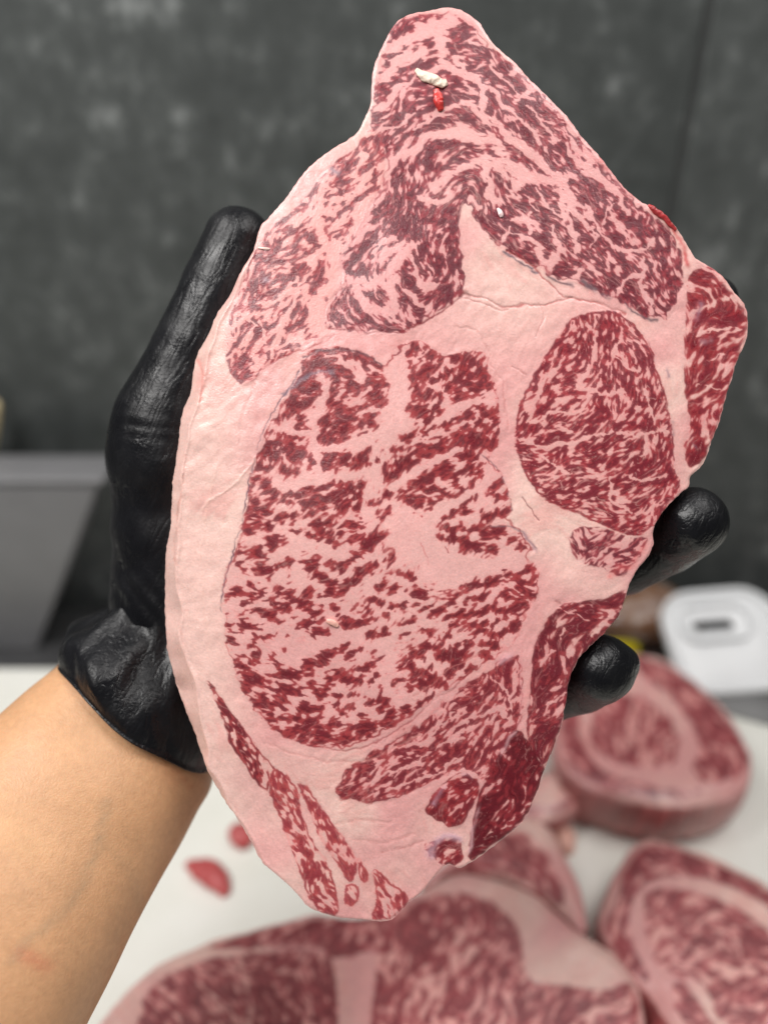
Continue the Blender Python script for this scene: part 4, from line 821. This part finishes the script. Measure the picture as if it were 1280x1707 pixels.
# tan handle resting on the bin rim
p0 = P1(ony, -22, 760, yb1+0.004); p1 = P1(ony, -4, 668, yb1+0.004)
p0[1] = p1[1] = min(p0[1], WALLY-0.007)
tube_obj('wooden_spoon', [p0+(p1-p0)*t for t in np.linspace((CZ+0.003-p0[2])/(p1[2]-p0[2]), 1, 10)], [0.004, 0.004, 0.004, 0.0042, 0.0045, 0.005, 0.0055, 0.006, 0.0065, 0.004], simple('tan_wood', srgb(196, 180, 140), 0.6, 0, 0.15, 60), 10, label='pale tan wooden handle sticking up behind the grey storage box', cat='utensil')
# brown loaf-like package
MB_, nt, b = mat('brown_wrapped')
n = noise(nt, 38, 4); r = ramp(nt, n.outputs[0], [(0.3, srgb(78, 52, 38)), (0.5, srgb(120, 84, 60)), (0.62, srgb(150, 140, 132)), (0.75, srgb(180, 176, 172))]); nt.links.new(r.outputs[0], b.inputs['Base Color']); b.inputs['Roughness'].default_value = 0.25
bump(nt, b, noise(nt, 120, 3).outputs[0], 0.002)
pc = P1(ony, 1090, 985, WALLY-0.042); bm = bmesh.new(); bmesh.ops.create_icosphere(bm, subdivisions=4, radius=1)
for v in bm.verts:
    q = v.co; k = 1+0.06*math.sin(5*q.x+1)+0.05*math.sin(7*q.y+3*q.z)
    v.co = Vector((q.x*0.052*k, q.y*0.030*k, max(-0.9, q.z)*0.026*k))
ob = bm_obj('food_package', bm, MB_, smooth=True, label='brown plastic-wrapped food package against the dark wall', cat='package'); ob.location = (pc[0], pc[1], CZ+0.0245)
# steel tray edge with a yellow tag
tb = P1(onz, 1040, 1062, CZ)
root = empty('steel_tray', (tb[0]+0.02, tb[1]+0.01, CZ), label='steel tray with stepped rim in front of the brown package', cat='tray')
bpy.context.view_layer.update()
for nm, c, s in [('base', (0, -0.004, 0.0035), (0.20, 0.030, 0.007)), ('rim', (0, 0.012, 0.010), (0.20, 0.004, 0.006)), ('rim', (0, 0.001, 0.0085), (0.20, 0.003, 0.003))]:
    bm = bmesh.new(); box(bm, c, s); bm_obj(nm, bm, STEEL, root, bevel=0.001)
yt = P1(onz, 1033, 1062, CZ+0.008); bm = bmesh.new(); box(bm, (0, 0, 0), (0.027, 0.0012, 0.012))
ob = bm_obj('price_tag', bm, simple('yellow_paper', srgb(214, 196, 24), 0.6), bevel=0.0003, label='small yellow tag on the steel tray edge behind the lower fingertip', cat='tag'); ob.location = (yt[0], yt[1]-0.012, CZ+0.0065); ob.rotation_euler = (-0.5, 0, 0)
# white tub with a handle slot
root = empty('plastic_tub', P1(onz, 1200, 1148, 0.0), label='white plastic tub with a slotted carrying lip behind the thick steak', cat='tub')
bpy.context.view_layer.update(); o = np.array(root.location)
def rrect(w, h, r, n=8):
    pts = []
    for cx, cy, a0 in ((w/2-r, h/2-r, 0), (-w/2+r, h/2-r, 90), (-w/2+r, -h/2+r, 180), (w/2-r, -h/2+r, 270)):
        for k in range(n+1):
            a = math.radians(a0+90*k/n); pts.append((cx+r*math.cos(a), cy+r*math.sin(a)))
    return pts
def ring_slab(outer, inner, t):
    bm = bmesh.new(); n = len(outer)
    L = [[bm.verts.new((x, y, z)) for x, y in p] for p, z in ((outer, 0), (outer, t), (inner, t), (inner, 0))]
    for a in range(4):
        for k in range(n): bm.faces.new((L[a][k], L[a][(k+1) % n], L[(a+1) % 4][(k+1) % n], L[(a+1) % 4][k]))
    return bm
def slab(outer, t):
    bm = bmesh.new(); a = [bm.verts.new((x, y, 0)) for x, y in outer]; b = [bm.verts.new((x, y, t)) for x, y in outer]; n = len(a)
    for k in range(n): bm.faces.new((a[k], a[(k+1) % n], b[(k+1) % n], b[k]))
    bm.faces.new(b); bm.faces.new(a[::-1]); return bm
tilt = math.radians(24)
from mathutils import Matrix
def put(ob, loc, rz=-0.10, roll=0.16):
    ob.matrix_local = Matrix.Translation(loc) @ Matrix.Rotation(rz, 4, 'Z') @ Matrix.Rotation(tilt, 4, 'X') @ Matrix.Rotation(roll, 4, 'Z')
# front wall with slot, leaning back; body behind it
out_ = rrect(0.090, 0.085, 0.026); slot = [(x-0.006, y+0.015) for x, y in rrect(0.034, 0.009, 0.0042)]
put(bm_obj('front_wall', ring_slab(out_, slot, 0.004), PLW, root, bevel=0.0012), (0.010, 0.030, 0.022))
put(bm_obj('lip', ring_slab(rrect(0.098, 0.093, 0.030), rrect(0.086, 0.081, 0.024), 0.010), PLW, root, bevel=0.0025), (0.010, 0.031, 0.021))
put(bm_obj('slot_rim', ring_slab([(x-0.006, y+0.016) for x, y in rrect(0.060, 0.034, 0.0150)], [(x-0.006, y+0.016) for x, y in rrect(0.055, 0.029, 0.013)], 0.0055), PLW, root, bevel=0.001), (0.010, 0.0285, 0.0255))
bm = slab(rrect(0.080, 0.034, 0.014), 0.016); put(bm_obj('tub_body', bm, PLW, root, bevel=0.004), (0.010, 0.022, -0.002))
# knife
root = empty('kitchen_knife', P1(onz, 1230, 1170, 0.0), label='steel knife lying on the board between thick steak and white tub', cat='knife')
bpy.context.view_layer.update(); o = np.array(root.location)
a = P1(onz, 1146, 1152, 0.004)-o; b = P1(onz, 1340, 1200, 0.004)-o; a[2] = b[2] = 0.0; u = (b-a)/np.linalg.norm(b-a); v = np.array([-u[1], u[0], 0])
bm = bmesh.new(); zt = 0.009; hw = 0.013
prof = [(0.0, -0.002), (0.012, -hw*0.9), (0.06, -hw), (np.linalg.norm(b-a), -hw), (np.linalg.norm(b-a), hw), (0.0, hw*0.8)]
lo_ = [bm.verts.new(tuple(a+u*s+v*t+np.array([0, 0, 0.001]))) for s, t in prof]; hi_ = [bm.verts.new(tuple(a+u*s+v*t*0.96+np.array([0, 0, zt if t > 0 else 0.002]))) for s, t in prof]
for k in range(6): bm.faces.new((lo_[k], lo_[(k+1) % 6], hi_[(k+1) % 6], hi_[k]))
bm.faces.new(hi_); bm.faces.new(lo_[::-1]); bm_obj('blade', bm, simple('blade_steel', (0.16, 0.16, 0.16), 0.55, 0.5), root, bevel=0.0005)
bm = bmesh.new(); hq = [b+u*s+v*t for s, t in ((0, -0.011), (0.11, -0.012), (0.11, 0.012), (0, 0.011))]
add_hex(bm, [q+np.array([0, 0, 0.0005]) for q in hq]+[q+np.array([0, 0, 0.016]) for q in hq]); bm_obj('handle', bm, simple('black_handle', (0.02, 0.02, 0.02), 0.5), root, bevel=0.004, seg=3)
# red jar cap at the right edge
rc = P1(ony, 1294, 1040, WALLY-0.05); bm = bmesh.new()
for k, (r_, z_) in enumerate([(0.0165, 0.0), (0.0175, 0.003), (0.0175, 0.030), (0.016, 0.034), (0.009, 0.035)]):
    ring = [bm.verts.new((r_*(1+(0.02 if (q % 2 and 0 < k < 3) else 0))*math.cos(q*math.pi/20), r_*(1+(0.02 if (q % 2 and 0 < k < 3) else 0))*math.sin(q*math.pi/20), z_)) for q in range(40)]
    if k:
        for q in range(40): bm.faces.new((prev[q], prev[(q+1) % 40], ring[(q+1) % 40], ring[q]))
    prev = ring
bm.faces.new(prev)
ob = bm_obj('jar_lid', bm, simple('dark_red_plastic', srgb(140, 20, 30), 0.35), smooth=True, label='dark red ribbed lid standing beside the white tub', cat='lid'); ob.location = (rc[0]+0.004, rc[1], CZ)
